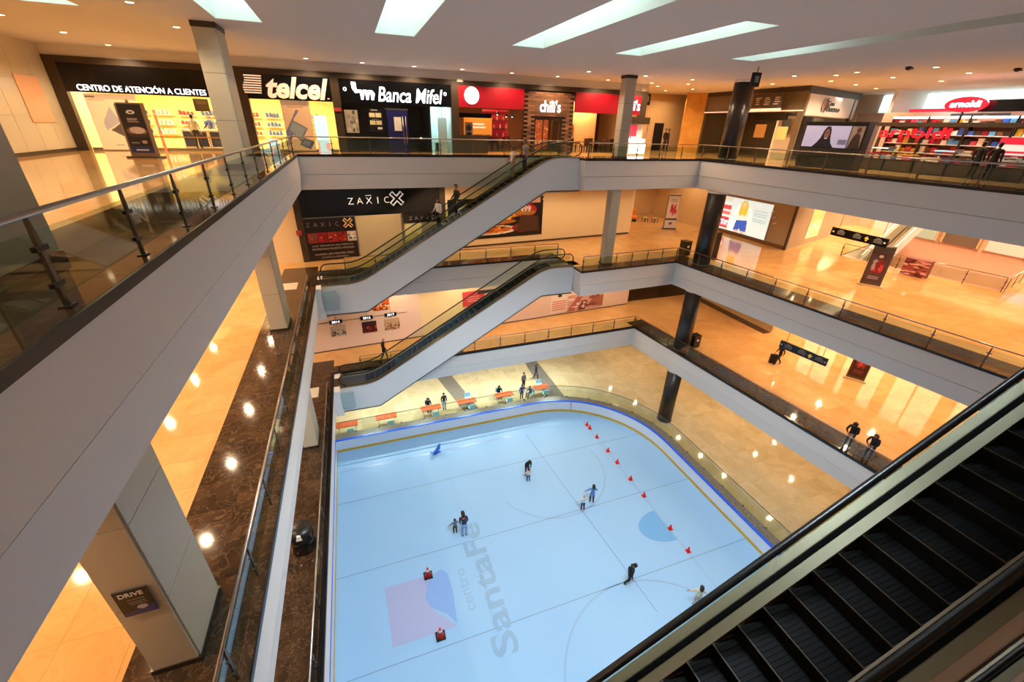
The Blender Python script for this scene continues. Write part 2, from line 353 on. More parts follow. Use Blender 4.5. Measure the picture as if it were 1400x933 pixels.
for px, py in ((86,44),(241,37),(150,62),(177,3),(0,20),(418,80),(495,86),(566,91),(632,95),(700,100),(760,105),(805,98),(827,110),(883,104),(887,114),(899,118),(910,124),(947,109),(941,115),(947,122),
               (1086,104),(1056,115),(1136,111),(1172,99),(1170,116),(1221,106),(1198,121),(1280,92),(1325,100),(1287,111),(1143,103),(1006,117)):
    p = un(px, py, CEIL); downlight(p.x, min(p.y, 26.5) if p.x < 19 else p.y, CEIL, 250, 'recessed round downlight glowing in the top gallery ceiling', 'downlights in the top ceiling')
z = Z[3]-SLAB
for x, y in [(-6.22, 4.7+3.85*i) for i in range(7)]+[(-9.45, .3+3.95*i) for i in range(8)]+[(1, 27.6), (5.5, 27.8), (10, 28), (14.5, 27.3), (18.5, 27.3), (24, 28), (28, 33), (24, 36), (28, 40)]+\
            [(24.5, 6+4*i) for i in range(5)]+[(28.5, 6+4*i) for i in range(4)]+[(32, 9), (32.5, 16.6), (34.85, 24.0), (36.1, 23.3), (39.4, 24.45)]:
    downlight(x, y, z, 330, 'recessed downlight under the second gallery, reflected in the polished floor below', 'downlights over the middle floor')
z = Z[2]-SLAB
for x, y in [(-6.2, 4.7+3.85*i) for i in range(7)]+[(2, 27.4), (6.5, 27.7), (11, 28), (15.5, 28.2), (20, 28.4)]+\
            [(33.86, 22.93), (32.02, 21.31), (35.6, 22.26), (32.9, 17.64), (39, 23.2), (29.34, 17), (29.64, 13.28), (33.17, 13.78), (37.1, 14.13), (31.86, 25.67), (25.5, 21), (25.2, 17), (25.3, 12.5), (25.6, 8), (29.5, 8.5), (34, 9), (26, 28.5)]:
    downlight(x, y, z, 300, 'recessed downlight under the middle gallery, reflected in the polished floor below', 'downlights over the lower gallery')
z = Z[1]-SLAB
for x, y in [(30.05, 29.5), (24.06, 33), (30.95, 19.74), (25.77, 23.71), (26.05, 21.13), (26.24, 18.57), (31.36, 16.46), (33.91, 20.33), (22.66, 29.78), (25.17, 29.8), (26.2, 14), (26.4, 10), (30.5, 11.5)]:
    downlight(x, y, z, 170, 'recessed downlight over the floor beside the rink, mirrored in its polish', 'downlights beside the rink')
for x, y in [(-1, 29.5), (3, 29.5), (7, 29.5), (11, 29.5), (15, 29.8)]:
    t = thing('tube_light', 'cool white linear ceiling light above the rinkside tables', 'light', (x, y, z), 0, 'linear lights over the rinkside tables')
    B(-.9, .9, -.08, .08, -.06, 0).build('housing', M['lamp_trim'], t); B(-.85, .85, -.06, .06, -.07, -.06).build('diffuser', M['flood'], t)
    ld = bpy.data.lights.new('tube', 'AREA'); ld.shape = 'RECTANGLE'; ld.size = 1.7; ld.size_y = .12; ld.energy = 150; ld.color = (.9, 1, .96)
    lo = bpy.data.objects.new('tube', ld); C.objects.link(lo); lo.parent = t; lo.location = (0, 0, -.09)

# ------------------------------------------------------------------ ground floor, ice, tiles
RC, RR = (11.55, 18.3), 7.3
def rink(o):                             # outline of the rink, pushed outward by o: left side, back, round corner, right side
    r = RR+o; pts = [(-3.45-o, -6), (-3.45-o, RC[1]+r)]
    pts += [(RC[0]+r*math.cos(a), RC[1]+r*math.sin(a)) for a in [math.pi/2*(1-i/20) for i in range(21)]]
    return pts+[(RC[0]+r, -6)]
outer = [(XL, YN), (XR, YN), (XR, YF), (XL, YF)]
v, f = fillpoly(outer, [rink(0)[::-1]])
FLOORS[0] = struct('floor', MB().add([(x, y, 0) for x, y in v], f).box(XL, XR, YN, YF, -.3, -.12), M['pale'])
v, f = fillpoly(rink(0))
ICE = struct('floor', MB().add([(x, y, .012) for x, y in v], f), M['ice']); 
def paint(name, poly, m, z=.015):
    v, f = fillpoly(poly); return MB().add([(x, y, z) for x, y in v], f).build(name, m, ICE)
for y in (20.7, 15.68, 10.8): paint('seam_line', [(-3.4, y-.016), (18.8, y-.016), (18.8, y+.016), (-3.4, y+.016)], M['iceline'])
paint('seam_line', [(10.0, 23.4), (10.035, 23.4), (11.335, 9), (11.3, 9)], M['iceline'])
paint('goal_line', [(14.98, 9), (15.04, 9), (15.04, 24.5), (14.98, 24.5)], M['icecirc'])
paint('goal_line', [(-3.3, 23.42), (8.8, 23.42), (8.8, 23.62), (-3.3, 23.62)], M['icecirc'], .014)
a = [(15.0+1.75*math.cos(t), 13.1+1.1*math.sin(t)) for t in [math.pi/2+math.pi*i/16 for i in range(17)]]
paint('crease', a, M['iceblue'], .0145)
def ringpoly(cx, cy, r, w, a0, a1, n=30):
    A = [a0+(a1-a0)*i/n for i in range(n+1)]
    return [(cx+r*math.cos(t), cy+r*math.sin(t)) for t in A]+[(cx+(r+w)*math.cos(t), cy+(r+w)*math.sin(t)) for t in A[::-1]]
paint('face_off_circle', ringpoly(10.2, 6.0, 4.75, .1, .2, 3.6), M['icecirc'])
paint('face_off_circle', ringpoly(10.0, 19.4, 3.9, .1, 3.6, 6.5), M['icecirc'])
paint('logo_square', [(-1.12, 14.45), (1.3, 14.4), (.75, 13.3), (1.0, 12.6), (1.95, 11.5), (-1.0, 11.5)], M['icered'], .016)
cur = [(.75, 13.3), (.95, 13.9), (1.3, 14.35), (1.75, 14.55), (2.05, 14.2), (2.1, 13.2), (1.98, 11.6), (1.6, 12.2), (.9, 12.75)]
paint('logo_wave', cur, M['icelogo'], .0175)
t = text('ice_lettering', 'SantaFe', 7.3, 1.2, M['icetext'], ICE, (3.8, 13.2, .017), math.radians(90), .002, bold=.02, flat=True)
t = text('ice_lettering', 'centro', 2.3, .42, M['icecirc'], ICE, (2.75, 13.1, .0165), math.radians(92), .002, flat=True)
# rink boards
def arc_samples(chain, step):            # even stations along an open chain
    seg = [(Vector(a), Vector(b)) for a, b in zip(chain[:-1], chain[1:])]; tot = sum((b-a).length for a, b in seg)
    n = max(1, round(tot/step)); out = []
    for i in range(n+1):
        s = tot*i/n
        for a, b in seg:
            L_ = (b-a).length
            if s <= L_+1e-6: out.append(a.lerp(b, min(1, s/L_))); break
            s -= L_
    return out
bt = thing('rink_boards', 'white dasher boards with blue top rail and yellow kick strip round the ice', 'rink boards', (0, 0, 0))
def wallstrip(mb, pin, pout, z0, z1, m=0):
    for i in range(len(pin)-1):
        a, b, c, d = pin[i], pin[i+1], pout[i+1], pout[i]
        mb.add([(*p, zz) for zz in (z0, z1) for p in (a, b, c, d)], [(3, 2, 1, 0), (4, 5, 6, 7), (0, 1, 5, 4), (1, 2, 6, 5), (2, 3, 7, 6), (3, 0, 4, 7)], m)
pts0 = [tuple(p) for p in arc_samples(rink(0), .55)]; pts1 = [tuple(p) for p in arc_samples(rink(.12), 1)]
def rk(o): # matched stations for different offsets
    base = rink(0); out = []
    for x, y in pts0:
        if x > RC[0] and y > RC[1]:
            d = nrm((x-RC[0], y-RC[1])); out.append((x+d[0]*o, y+d[1]*o))
        elif y > RC[1]+RR-.4 and x < -3.2: out.append((-3.45-o, RC[1]+RR+o))
        elif y > RC[1]+RR-.4: out.append((x, y+o))
        elif x < 0: out.append((x-o, y))
        else: out.append((x+o, y))
    return out
r0, r1, rk_in, rcap0, rcap1 = rk(0), rk(.1), rk(-.02), rk(-.03), rk(.13)
st = 4
for i in range(0, len(r0)-1, st):
    j = min(i+st, len(r0)-1); sh = lambda q: [q[k] for k in range(i, j+1)]
    mb = MB(); wallstrip(mb, sh(r0), sh(r1), .0, .98); mb.build('board_panel', M['board'], bt)
    mb = MB(); wallstrip(mb, sh(rk_in), sh(r0), .0, .2); mb.build('kick_strip', M['boardyel'], bt)
    mb = MB(); wallstrip(mb, sh(rcap0), sh(rcap1), .985, 1.05); mb.build('top_rail', M['boardblue'], bt)
for x0 in (13.9,):
    MB().box(-.02, .02, -.03, 0, .2, .98).build('seam', M['red'], bt, (14.6, 24.93, 0), math.radians(-24))
mb = MB(); wallstrip(mb, rk(.14), rk(.86), 0, .92); o = struct('trim_1', mb, M['granite'])
gb = thing('rink_glass_barrier', 'frameless glass barrier with thin top rail curving behind the rink boards', 'glass barrier', (0, 0, 0))
g0, g1 = rk(.80), rk(.815)
for i in range(0, len(g0)-1, 3):
    j = min(i+3, len(g0)-1); sh = lambda q: [q[k] for k in range(i, j+1)]
    mb = MB(); wallstrip(mb, sh(g0), sh(g1), .93, 1.96); mb.build('glass_panel', M['glass2'], gb)
    MB().box(-.05, .05, -.02, .05, .92, 1.02).build('clamp', M['steel'], gb, (*g1[i], 0))
MB().tube([(*p, 1.98) for p in rk(.807)], .022, 6).build('top_rail', M['steeld'], gb)
# two dark marble bands across the rinkside floor
for q in (((602.9,523.6),(622.9,520.3),(657,561.4),(637,565.7)), ((720.7,502),(740.7,502.9),(772.9,543.6),(748.6,545.7))):
    p = [un(a, b, 0) for a, b in q]; c0, c1 = p[0], p[1]
    mb = MB().prism([(p[3].x, p[3].y), (p[2].x, p[2].y), (c1.x+(c1.x-p[2].x)*.3, c1.y+1.5), (c0.x+(c0.x-p[3].x)*.3, c0.y+1.5)], 0.0, .012); mb.build('floor_band', M['granite'], FLOORS[0])
# floor tiles that the photograph lets one pick apart
def tileset(floor, l, x0, x1, y0, y1, sx, sy, m, keep=lambda x, y: True, h=.005, stag=0):
    me = B(-sx/2+.004, sx/2-.004, -sy/2+.004, sy/2-.004, 0, h).mesh('tile', m)
    nx, ny = int((x1-x0)/sx+.01), int((y1-y0)/sy+.01)
    for j in range(ny):
        for i in range(nx):
            x, y = x0+(i+.5)*sx+(stag*sx if j % 2 else 0), y0+(j+.5)*sy
            if keep(x, y): link('tile', me, floor, (x, y, Z[l]))
def border(floor, l, a, b, rows, w, ln, lift=0):     # dark tiles along the gallery edge, on the left of a->b
    d = Vector((b[0]-a[0], b[1]-a[1])); n = max(1, round(d.length/ln)); ang = math.atan2(d.y, d.x); e = d.length/n; d.normalize()
    me = B(-e/2+.003, e/2-.003, -w/2+.003, w/2-.003, 0, .007+lift).mesh('tile', M['brown'])
    B(0, n*e, 0, rows*w, 0, .003+lift).build('tile_bed', M['groutd'], floor, (a[0], a[1], Z[l]), ang)
    for i in range(n):
        for r in range(rows):
            q = Vector(a)+d*(e*(i+.5))+Vector((-d.y, d.x))*(w*(r+.5)); link('tile', me, floor, (q.x, q.y, Z[l]), ang)
for l in (3, 2, 1):
    ch = CH[l]; y0 = -2 if l == 3 else (2 if l == 2 else 4)
    border(FLOORS[l], l, (ch[0][0], y0), (ch[1][0], ch[1][1]+1.9), 2, .95, .95)
    border(FLOORS[l], l, ch[1], ch[2], 1, 1.0, .95)
    a, b = ch[-2], (xr(l, 3), 3); d = nrm((b[0]-a[0], b[1]-a[1]))
    border(FLOORS[l], l, (a[0]-d[0]*1.0, a[1]-d[1]*1.0), b, 2, .8, 1.2, .001)
    if l != 1: border(FLOORS[l], l, (ch[3][0], ch[3][1]), ch[4], 1, 1.0, 1.2, .002)
tileset(FLOORS[2], 2, -9.0, -4.55, 3, 26, 1.1, 1.1, M['cream'])
tileset(FLOORS[2], 2, 24.5, 34, 6, 21, 1.35, 1.35, M['cream'])
tileset(FLOORS[1], 1, 24.6, 36, 6, 24, 1.35, 1.35, M['cream'])
def out_rink(x, y): return not (x < RC[0]+RR+1.4 and y < RC[1]+RR+1.4) or (x > RC[0] and y > RC[1] and math.hypot(x-RC[0], y-RC[1]) > RR+1.5)
tileset(FLOORS[0], 0, 19.1, 31.2, 7, 34, 1.2, 1.2, M['pale'], out_rink, .004)
tileset(FLOORS[0], 0, -3.0, 19.11, 26.4, 34.2, 1.3, 1.3, M['pale'], lambda x, y: out_rink(x, y), .004)
for x0, x1, y0, y1 in ((29.9, 30.75, 21.9, 31), ): B(x0, x1, y0, y1, 0, .007).build('floor_band', M['brown'], FLOORS[1], (0, 0, Z[1]))
MB().prism([(22.6, 31.2), (31, 31.2), (31, 34.2), (22.6, 34.2)], 0, .007).build('floor_band', M['brown'], FLOORS[1], (0, 0, Z[1]))

# ------------------------------------------------------------------ pillars and columns
def pillar(x0, x1, y0, y1, z0, z1, cap=True):
    t = thing('pillar', None, None, (0, 0, 0)); t['kind'] = 'structure'
    B(x0+.04, x1-.04, y0+.04, y1-.04, z0, z1).build('core', M['dark'], t)
    n = 3; hh = (z1-z0-.12)/n
    for i in range(n):
        a, b = z0+.12+i*hh+.006, z0+.12+(i+1)*hh-.006
        for bx in ((x0+.03, x1-.03, y0, y0+.035), (x0+.03, x1-.03, y1-.035, y1), (x0, x0+.035, y0+.03, y1-.03), (x1-.035, x1, y0+.03, y1-.03)):
            B(*bx, a, b).build('panel', M['pillar'], t)
    B(x0-.015, x1+.015, y0-.015, y1+.015, z0, z0+.12).build('plinth', M['steeld'], t)
    if cap: B(x0-.01, x1+.01, y0-.01, y1+.01, z1-.16, z1).build('cap', M['bronze'], t)
for y0 in (5.25, 18.45):
    for l, top in ((1, Z[2]-SLAB), (2, Z[3]-SLAB), (3, CEIL)):
        if l == 1: pillar(-3.95, -3.28, y0, y0+1.25, Z[1], top, False)
        else: pillar(-4.05, -3.38, y0, y0+1.25, Z[l], top, l == 3)
for l, top in ((2, Z[3]-SLAB), (3, CEIL)): pillar(14.95, 15.6, 23.35, 23.95, Z[l], top, l == 3)
for l, top in ((0, Z[1]-SLAB), (1, Z[2]-SLAB), (2, Z[3]-SLAB), (3, CEIL)):
    cx = 21.5 if l < 3 else 21.9; cy = 21.7 if l < 3 else 22.0
    t = thing('column', None, None, (cx, cy, Z[l])); t['kind'] = 'structure'
    MB().lathe([(.55, .0), (.55, top-Z[l])], n=32).build('shaft', M['column'], t)
    MB().lathe([(.57, 0), (.57, .12), (.55, .14)], n=32).build('plinth', M['steeld'], t)
    MB().lathe([(.60, top-Z[l]-.12), (.60, top-Z[l])], n=32).build('cap', M['lamp_trim'], t)
# ------------------------------------------------------------------ glass railings
def railing(label, a, b, l, side_gap=.2, spacing=1.8, h=.9, clamps=False, z=None):
    d = Vector((b[0]-a[0], b[1]-a[1])); L_ = d.length; ang = math.atan2(d.y, d.x); z = Z[l] if z is None else z
    t = thing('glass_railing', label, 'railing', (a[0], a[1], z), ang)
    n = max(1, round(L_/spacing)); e = L_/n
    MB().tube([(0, 0, h), (L_, 0, h)], .028, 10).build('handrail', M['steel'], t)
    pane = B(.06, e-.06, -.006, .006, .1, h-.14).mesh('glass_panel', M['glass'])
    mp = MB().ext([(-.028, .0), (.028, .0), (.028, h-.2), (.01, h-.03), (-.01, h-.03), (-.028, h-.2)], -.016, .016, 0)
    if not clamps:
        for zz in (.25, h-.3): mp.box(-.075, .075, -.02, .02, zz-.02, zz+.02, 0)
    mp = mp.mesh('post', M['steeld']); mc = MB().box(-.085, .085, -.022, .022, -.022, .022).mesh('clamp', M['dark'])
    mb_ = B(-.06, .06, -.05, .05, 0, .02).mesh('foot_plate', M['dark'])
    for i in range(n+1):
        p = link('post', mp, t, (i*e, 0, 0))
        if clamps:
            for zz in (.22, h-.28): link('clamp', mc, p, (0, 0, zz))
            link('foot_plate', mb_, p)
        if i < n: link('glass_panel', pane, t, (i*e, 0, 0))
    return t
r3 = offset(CH[3], .17); r2 = offset(CH[2], .17); r1_ = offset(CH[1], .17)
railing('long glass railing on the left top gallery, from near pillar to back corner', (r3[1][0], -.55), r3[1], 3, spacing=1.72, h=.82, clamps=True)
railing('glass railing on the top gallery in front of the telephone shop and the bank', r3[1], (12.5, r3[2][1]), 3, h=.82)
railing('short glass railing beside the square column at the head of the top escalator', (12.98, r3[3][1]), r3[4], 3, h=.82, spacing=1.6)
railing('glass railing on the right top gallery before the candy kiosk and video screen', r3[4], (xr(3, 2)+.17, 2), 3, h=.82, spacing=1.9)
railing('glass railing on the left middle gallery above the brown marble tiles', (r2[1][0], 2.9), (r2[1][0], 23.3), 2, spacing=1.8)
railing('glass railing on the middle gallery under the burger poster', (-1.0, 26.0), (12.9, 26.12), 2)
railing('glass railing on the middle gallery between square column and round column', (13.05, 22.67), (r2[4][0]-.12, r2[4][1]), 2, spacing=1.35)
railing('glass railing on the right middle gallery below the hanging signboard', r2[4], (xr(2, 2)+.17, 2), 2, spacing=1.75)
railing('glass railing on the left lower gallery by the rubbish bin', (r1_[1][0], 2.5), (r1_[1][0], 23.1), 1, spacing=1.8)
railing('glass railing along the back of the lower gallery beneath the timeline wall', (-1.0, 25.75), (r1_[3][0]-.12, r1_[3][1]), 1, spacing=1.9)
railing('glass railing on the right lower gallery where two people lean', r1_[3], (xr(1, 2)+.17, 2), 1, spacing=1.9)
railing('far glass railing round the second escalator void, beyond the totem', (33.9, 20.9), (35.5, 12.4), 2, spacing=1.9)
railing('far glass railing turning away along the second escalator void', (35.6, 12.3), (46, 14.6), 2, spacing=1.9)
# ------------------------------------------------------------------ escalators
M['step'] = mat('step_metal', '#060505', .6, spec=.2); M['stepedge'] = mat('step_edge', '#3e3326', .5)
M['skirt'] = mat('escalator_skirt', '#15130f', .3); M['deck'] = mat('escalator_deck', '#7d705a', .42, metal=.3)
H = 6.47; T30 = math.tan(math.radians(30)); RUN = H/T30
def zline(x): return 0 if x < 0 else (H if x > RUN else x*T30)
def prof(x0, x1, dz, n=10, ease=.7):     # smooth line of the flight between x0 and x1, raised dz
    xs = sorted(set([x0, x1]+[k for k in (-ease, RUN+ease) if x0 < k < x1]+[-ease+2*ease*i/n for i in range(n+1)]+[RUN-ease+2*ease*i/n for i in range(n+1)]))
    out = []
    for x in xs:
        if x < x0 or x > x1: continue
        def e(u): return 0 if u < -ease else (u if u > ease else (u+ease)**2/(4*ease))
        out.append((x, (e(x)-e(x-RUN))*T30+dz))
    return out
X0, X1 = -2.0, RUN+2.0
def ribbon(mb, p, q, y0, y1, m=0):       # solid between two x-z lines of equal length, y0..y1
    n = len(p)
    for i in range(n-1):
        a, b, c, d = p[i], p[i+1], q[i+1], q[i]
        mb.ext([a, b, c, d], y0, y1, m)
def escalator(label, loc, group=None):
    t = thing('escalator', label, 'escalator', loc, 0, group)
    W = 1.29; top = prof(X0, X1, .03)
    lo = [(x, max(-1.75, min(z-1.62, H-1.85))) for x, z in prof(X0, X1, 0, ease=.35)]
    xs = [p[0] for p in top]
    def bot(x): return -1.75 if x < .2 else min(-1.75+(x-.2)*T30*1.02, H-1.85)
    for side in (0, 1):                 # white cladding panels
        y0, y1 = (-.16, -.12) if side == 0 else (W+.12, W+.16)
        cuts = [X0, .15, 2.9, 5.65, 8.4, RUN-.05, X1]
        for a, b in zip(cuts[:-1], cuts[1:]):
            p = [(a, np.interp(a, xs, [q[1] for q in top]))]+[q for q in top if a+.01 < q[0] < b-.01]+[(b, np.interp(b, xs, [q[1] for q in top]))]
            q = [(x, bot(x)) for x, _ in p]; mb = MB(); ribbon(mb, p, q, y0, y1)
            mb.build('side_panel', M['clad'], t)
    p = prof(X0, X1, 0, ease=.3); p = sorted(p+[(.2, 0)]); mb = MB()
    pb = [(x, bot(x)) for x, _ in p]; ribbon(mb, [(x, z+.05) for x, z in pb], pb, -.16, W+.16); mb.build('soffit', M['clad'], t)
    mb = MB()
    pb2 = [(x, z) for x, z in pb]; ribbon(mb, [(x, z+.075) for x, z in pb2], [(x, z+.03) for x, z in pb2], -.185, -.16); mb.build('drip_edge', M['steeld'], t)
    ribbon_ = lambda nme, y0, y1, d0, d1, m: (lambda mb: (ribbon(mb, prof(X0, X1, d0), prof(X0, X1, d1), y0, y1), mb.build(nme, m, t)))(MB())
    for y0, y1 in ((-.16, -.035), (W+.035, W+.16)): ribbon_('outer_deck', y0, y1, .045, .0, M['deck'])
    for y0, y1 in ((.035, .17), (W-.17, W-.035)): ribbon_('inner_deck', y0, y1, .04, -.02, M['deck'])
    for y0, y1 in ((-.035, .035), (W-.035, W+.035)): ribbon_('gasket', y0, y1, .06, .0, M['gasket'])
    for y0, y1 in ((.14, .17), (W-.17, W-.14)): ribbon_('skirt', y0, y1, -.02, -.42, M['skirt'])
    hh = .82
    for y in (0, W):                    # glass balustrade, pane by pane, and the handrail loop
        cuts = [X0+.25]+[X0+.25+(X1-X0-.5)*i/9 for i in range(1, 9)]+[X1-.25]
        tp = prof(X0, X1, .05); xx = [q[0] for q in tp]; zz = [q[1] for q in tp]
        for a, b in zip(cuts[:-1], cuts[1:]):
            a, b = a+.006, b-.006
            p = [(a, np.interp(a, xx, zz))]+[q for q in tp if a+.02 < q[0] < b-.02]+[(b, np.interp(b, xx, zz))]
            mb = MB(); ribbon(mb, [(x, z+hh-.08) for x, z in p], p, y-.006, y+.006); mb.build('glass_panel', M['glass2'], t)
        line = [(x, y, z) for x, z in prof(X0+.35, X1-.35, hh)]
        r = hh*.5-.06
        l_ = [(X0+.35-r*math.sin(math.pi*i/8), y, hh-r+r*math.cos(math.pi*i/8)) for i in range(8, 0, -1)]
        u_ = [(X1-.35+r*math.sin(math.pi*i/8), y, H+hh-r+r*math.cos(math.pi*i/8)) for i in range(1, 9)]
        MB().tube(l_+line+u_, .036, 8, sx=1.35).build('handrail', M['rubber'], t)
    SP = .345; n0 = int(RUN/SP)+3; x0 = -.6
    st = MB().box(0, SP, 0, .96, -.05, 0, 0).box(.0, .03, .0, .96, -.26, -.05, 0)
    for k in range(16): st.box(.035, SP-.015, .03+k*.0575, .03+k*.0575+.028, 0, .008, 0)
    st.box(0, .018, 0, .96, 0, .0095, 1).box(.018, SP, 0, .02, 0, .0095, 1).box(.018, SP, .94, .96, 0, .0095, 1)
    me = st.mesh('step', [M['step'], M['stepedge']])
    for i in range(n0+1):
        x = x0+SP*i; zz = np.interp(x+SP/2, [q[0] for q in top], [q[1] for q in top])-.1
        link('step', me, t, (x, .165, zz))
    B(X0-.6, x0, .17, W-.17, -.06, .0).build('floor_plate', M['steeld'], t); B(RUN+.6, X1+.6, .17, W-.17, H-.06, H).build('floor_plate', M['steeld'], t)
    B(x0-.02, x0+.12, .17, W-.17, .0, .012).build('comb_plate', M['stepedge'], t)
    return t
esc_top = escalator('white escalator climbing from the middle gallery to the top gallery, four riders on it', (-.3, 23.98, Z[2]))
esc_low = escalator('empty white escalator climbing from the lower gallery to the middle gallery', (-.3, 23.75, Z[1]))
esc_near = escalator('dark stepped escalator close below the viewer, cut by the lower right corner', (-.35, .8, Z[2]))
esc_nl = escalator('escalator under the near one, mostly hidden below it', (-.35, .78, Z[1]))
# landings under the far escalator ends
struct('floor_slab', MB().box(-2.75, -2.3, 23.3, 25.6, Z[1]-1.8, Z[1]-.01).box(-2.75, -2.3, 23.5, 25.8, Z[2]-1.8, Z[2]-.01), M['white'])

# ------------------------------------------------------------------ top gallery shop fronts (upright plane 27.6 m behind the rail)
YS = 27.6; FL3 = Z[3]
def S(px, py): p = onp(px, py, (0, YS), (1, 0)); return p.x, p.z
def rectpx(name, a, b, m, y0=YS, y1=YS+.06, parent=None):
    (x0, z0), (x1, z1) = S(*a), S(*b); return B(x0, x1, y0, y1, z1, z0).build(name, m, parent)
struct('wall_back', MB().box(-12.0, 19.4, YS-.05, YS+.4, 23.24, CEIL), M['white'])
fr = MB().box(-12.0, 19.4, YS-.12, YS+.2, 22.98, 23.24)
for a in (-11.98, -4.75, -.38, 6.05): fr.box(a, a+.42, YS-.12, YS+.2, FL3, 22.98)
fr.box(18.9, 19.4, YS-.12, YS+.2, FL3, 22.98)
struct('trim_2', fr, M['bronze'])
def sign_board(label, x0, x1, z0, z1, m, group=None):
    t = thing('shop_sign', label, 'sign', (x0, YS-.02, z0), 0, group); B(0, x1-x0, -.1, .05, 0, z1-z0).build('panel', m, t); return t
# telephone shop, two bays
t = sign_board('black shop fascia lettered CENTRO DE ATENCIÓN A CLIENTES', -11.56, -4.75, 21.86, 22.98, M['black'])
text('lettering', 'CENTRO DE ATENCIÓN A CLIENTES', 5.0, .3, M['litw'], t, (2.95, -.13, .22), bold=.004)
t = sign_board('black shop fascia with large peach telcel lettering and striped emblem', -4.33, -.38, 21.88, 22.98, M['black'])
text('lettering', 'telcel', 2.95, .98, M['litwarm'], t, (2.38, -.14, .55), shear=.3, bold=.035)
for i in range(8):
    x = .36-.018*i; B(x-.36+.04*math.sin(i), x+.42, -.15, -.1, .98-.105*i, 1.035-.105*i).build('emblem_stripe', M['litwarm'], t)
B(3.72, 3.82, -.13, -.1, .12, .16).build('mark', M['litwarm'], t)
t = sign_board('black bank fascia with white wave emblem and Banca Mifel lettering', .04, 6.05, 21.85, 22.98, M['black'])
text('lettering', 'Banca Mifel', 3.55, .72, M['litw'], t, (3.72, -.14, .5), shear=.22, bold=.01)
for k in range(3):
    pts = [(1.05+.27*k+.0, .2), (1.05+.27*k+.12, .2), (1.05+.27*k+.2, .5), (1.05+.27*k+.06, .66), (1.05+.27*k-.14, .66), (1.05+.27*k-.02, .5)]
    MB().ext(pts, -.15, -.1).build('emblem', M['litw'], t)
MB().ext([(.62, 1.0), (.85, 1.0), (.87, .7), (1.0, .52), (.78, .5), (.64, .7)], -.15, -.1).build('emblem', M['litw'], t)
for x in (.28, 5.65):
    MB().add([(x+.09*math.cos(a)*q, -.12, .66+.09*math.sin(a)*q) for q in (1, .6) for a in [math.pi*2*i/16 for i in range(16)]], [(i, (i+1) % 16, 16+(i+1) % 16, 16+i) for i in range(16)]).build('ring', M['litw'], t)
t = sign_board('red restaurant fascia with a blank white disc, left of the brick portal', 6.47, 10.55, 21.9, 22.98, M['red'])
MB().add([(.78, -.16, .6)]+[(.78+.44*math.cos(2*math.pi*i/28), -.16, .6+.44*math.sin(2*math.pi*i/28)) for i in range(28)], [(0, i+1, (i+1) % 28+1) for i in range(28)]).build('disc', M['litw'], t)
t = sign_board("red restaurant fascia right of the brick portal, lettered chili's at its end", 14.05, 18.9, 21.86, 22.98, M['red'])
text('lettering', "chili's", 1.35, .62, M['litw'], t, (4.1, -.15, .55), bold=.006)
# brick portal: brick courses, each brick its own piece
portal = thing('brick_portal', "brown brick restaurant portal under the white chili's lettering", 'portal', (10.6, YS, FL3))
PW = 3.4; DX0, DX1, DH = .78, 2.55, 2.05
mb = MB().box(0, DX0, .0, .3, 0, DH).box(DX1, PW, .0, .3, 0, DH).box(0, PW, .0, .3, DH, 3.56); mb.build('wall', M['groutd'], portal)
me = B(-.232, .232, -.05, .0, .006, .114).mesh('brick', M['brick'])
for j in range(29):
    for i in range(8):
        x = i*.48+(.24 if j % 2 else 0)-.0; zc = j*.12
        if x < .2 or x > PW-.2: continue
        if zc < DH and DX0-.25 < x < DX1+.25: continue
        link('brick', me, portal, (x, random.uniform(-.015, .0), zc))
text('lettering', "chili's", 1.4, .66, M['litw'], portal, (1.72, -.12, 2.72), bold=.006)
B(DX0, DX1, .05, .1, DH-.1, DH).build('door_head', M['bronze'], portal)
for x in (DX0, DX0+.55, DX1-.6, DX1-.06): B(x, x+.06, .05, .1, 0, DH-.1).build('door_post', M['bronze'], portal)
struct('door_1', B(11.4, 13.1, YS+.07, YS+.085, FL3, FL3+DH-.1), M['shopglass'])
cv = Canvas(50, 60, '#b5532a')
for i in range(90): cv.ell(random.random(), random.random(), .03, .02, random.choice(['#e08a3a', '#7a1f14', '#f0b060', '#3b120c', '#c2402a']))
tag(cv.build('wall_hanging', 1.5, 1.9, None, (11.5, YS+1.6, FL3+.2), emit=.5), 'orange and red patterned panel lit inside the restaurant doorway', 'panel')
# shop glazing and interiors
struct('window_11', B(-11.5, -4.8, YS+.05, YS+.07, FL3+.05, 21.86), M['shopglass'])
struct('window_12', B(-4.3, -.4, YS+.05, YS+.07, FL3+.05, 21.86), M['shopglass'])
struct('window_13', B(.05, 6.0, YS+.05, YS+.07, FL3+.05, 21.86), M['shopglass'])
mb = MB().box(-12.0, .0, 33.6, 33.8, FL3, 23.2).box(-12.2, -12.0, YS, 33.8, FL3, 23.2).box(-.1, .02, YS+.2, 33.8, FL3, 23.2).box(-12, 0, YS+.2, 33.8, 22.6, 22.7)
struct('wall_11', mb, M['yellow'])
struct('baseboard_1', B(-11.5, -.4, YS+.1, YS+.14, FL3, FL3+.14), M['steel'])
mb = MB().box(.05, 6.1, 31.0, 31.2, FL3, 23).box(.02, .08, YS+.2, 31, FL3, 23).box(4.75, 4.85, YS+.2, 31, FL3, 23).box(.05, 4.8, YS+.2, 31, 22.3, 22.4)
struct('wall_12', mb, mat('bank_dark_wall', '#1b1c20', .5))
mb = MB().box(4.85, 6.1, 30.9, 31.0, FL3, 23).box(6.1, 6.2, YS+.2, 31, FL3, 23); struct('wall_13', mb, mat('bank_lit_wall', '#d8efee', .5))
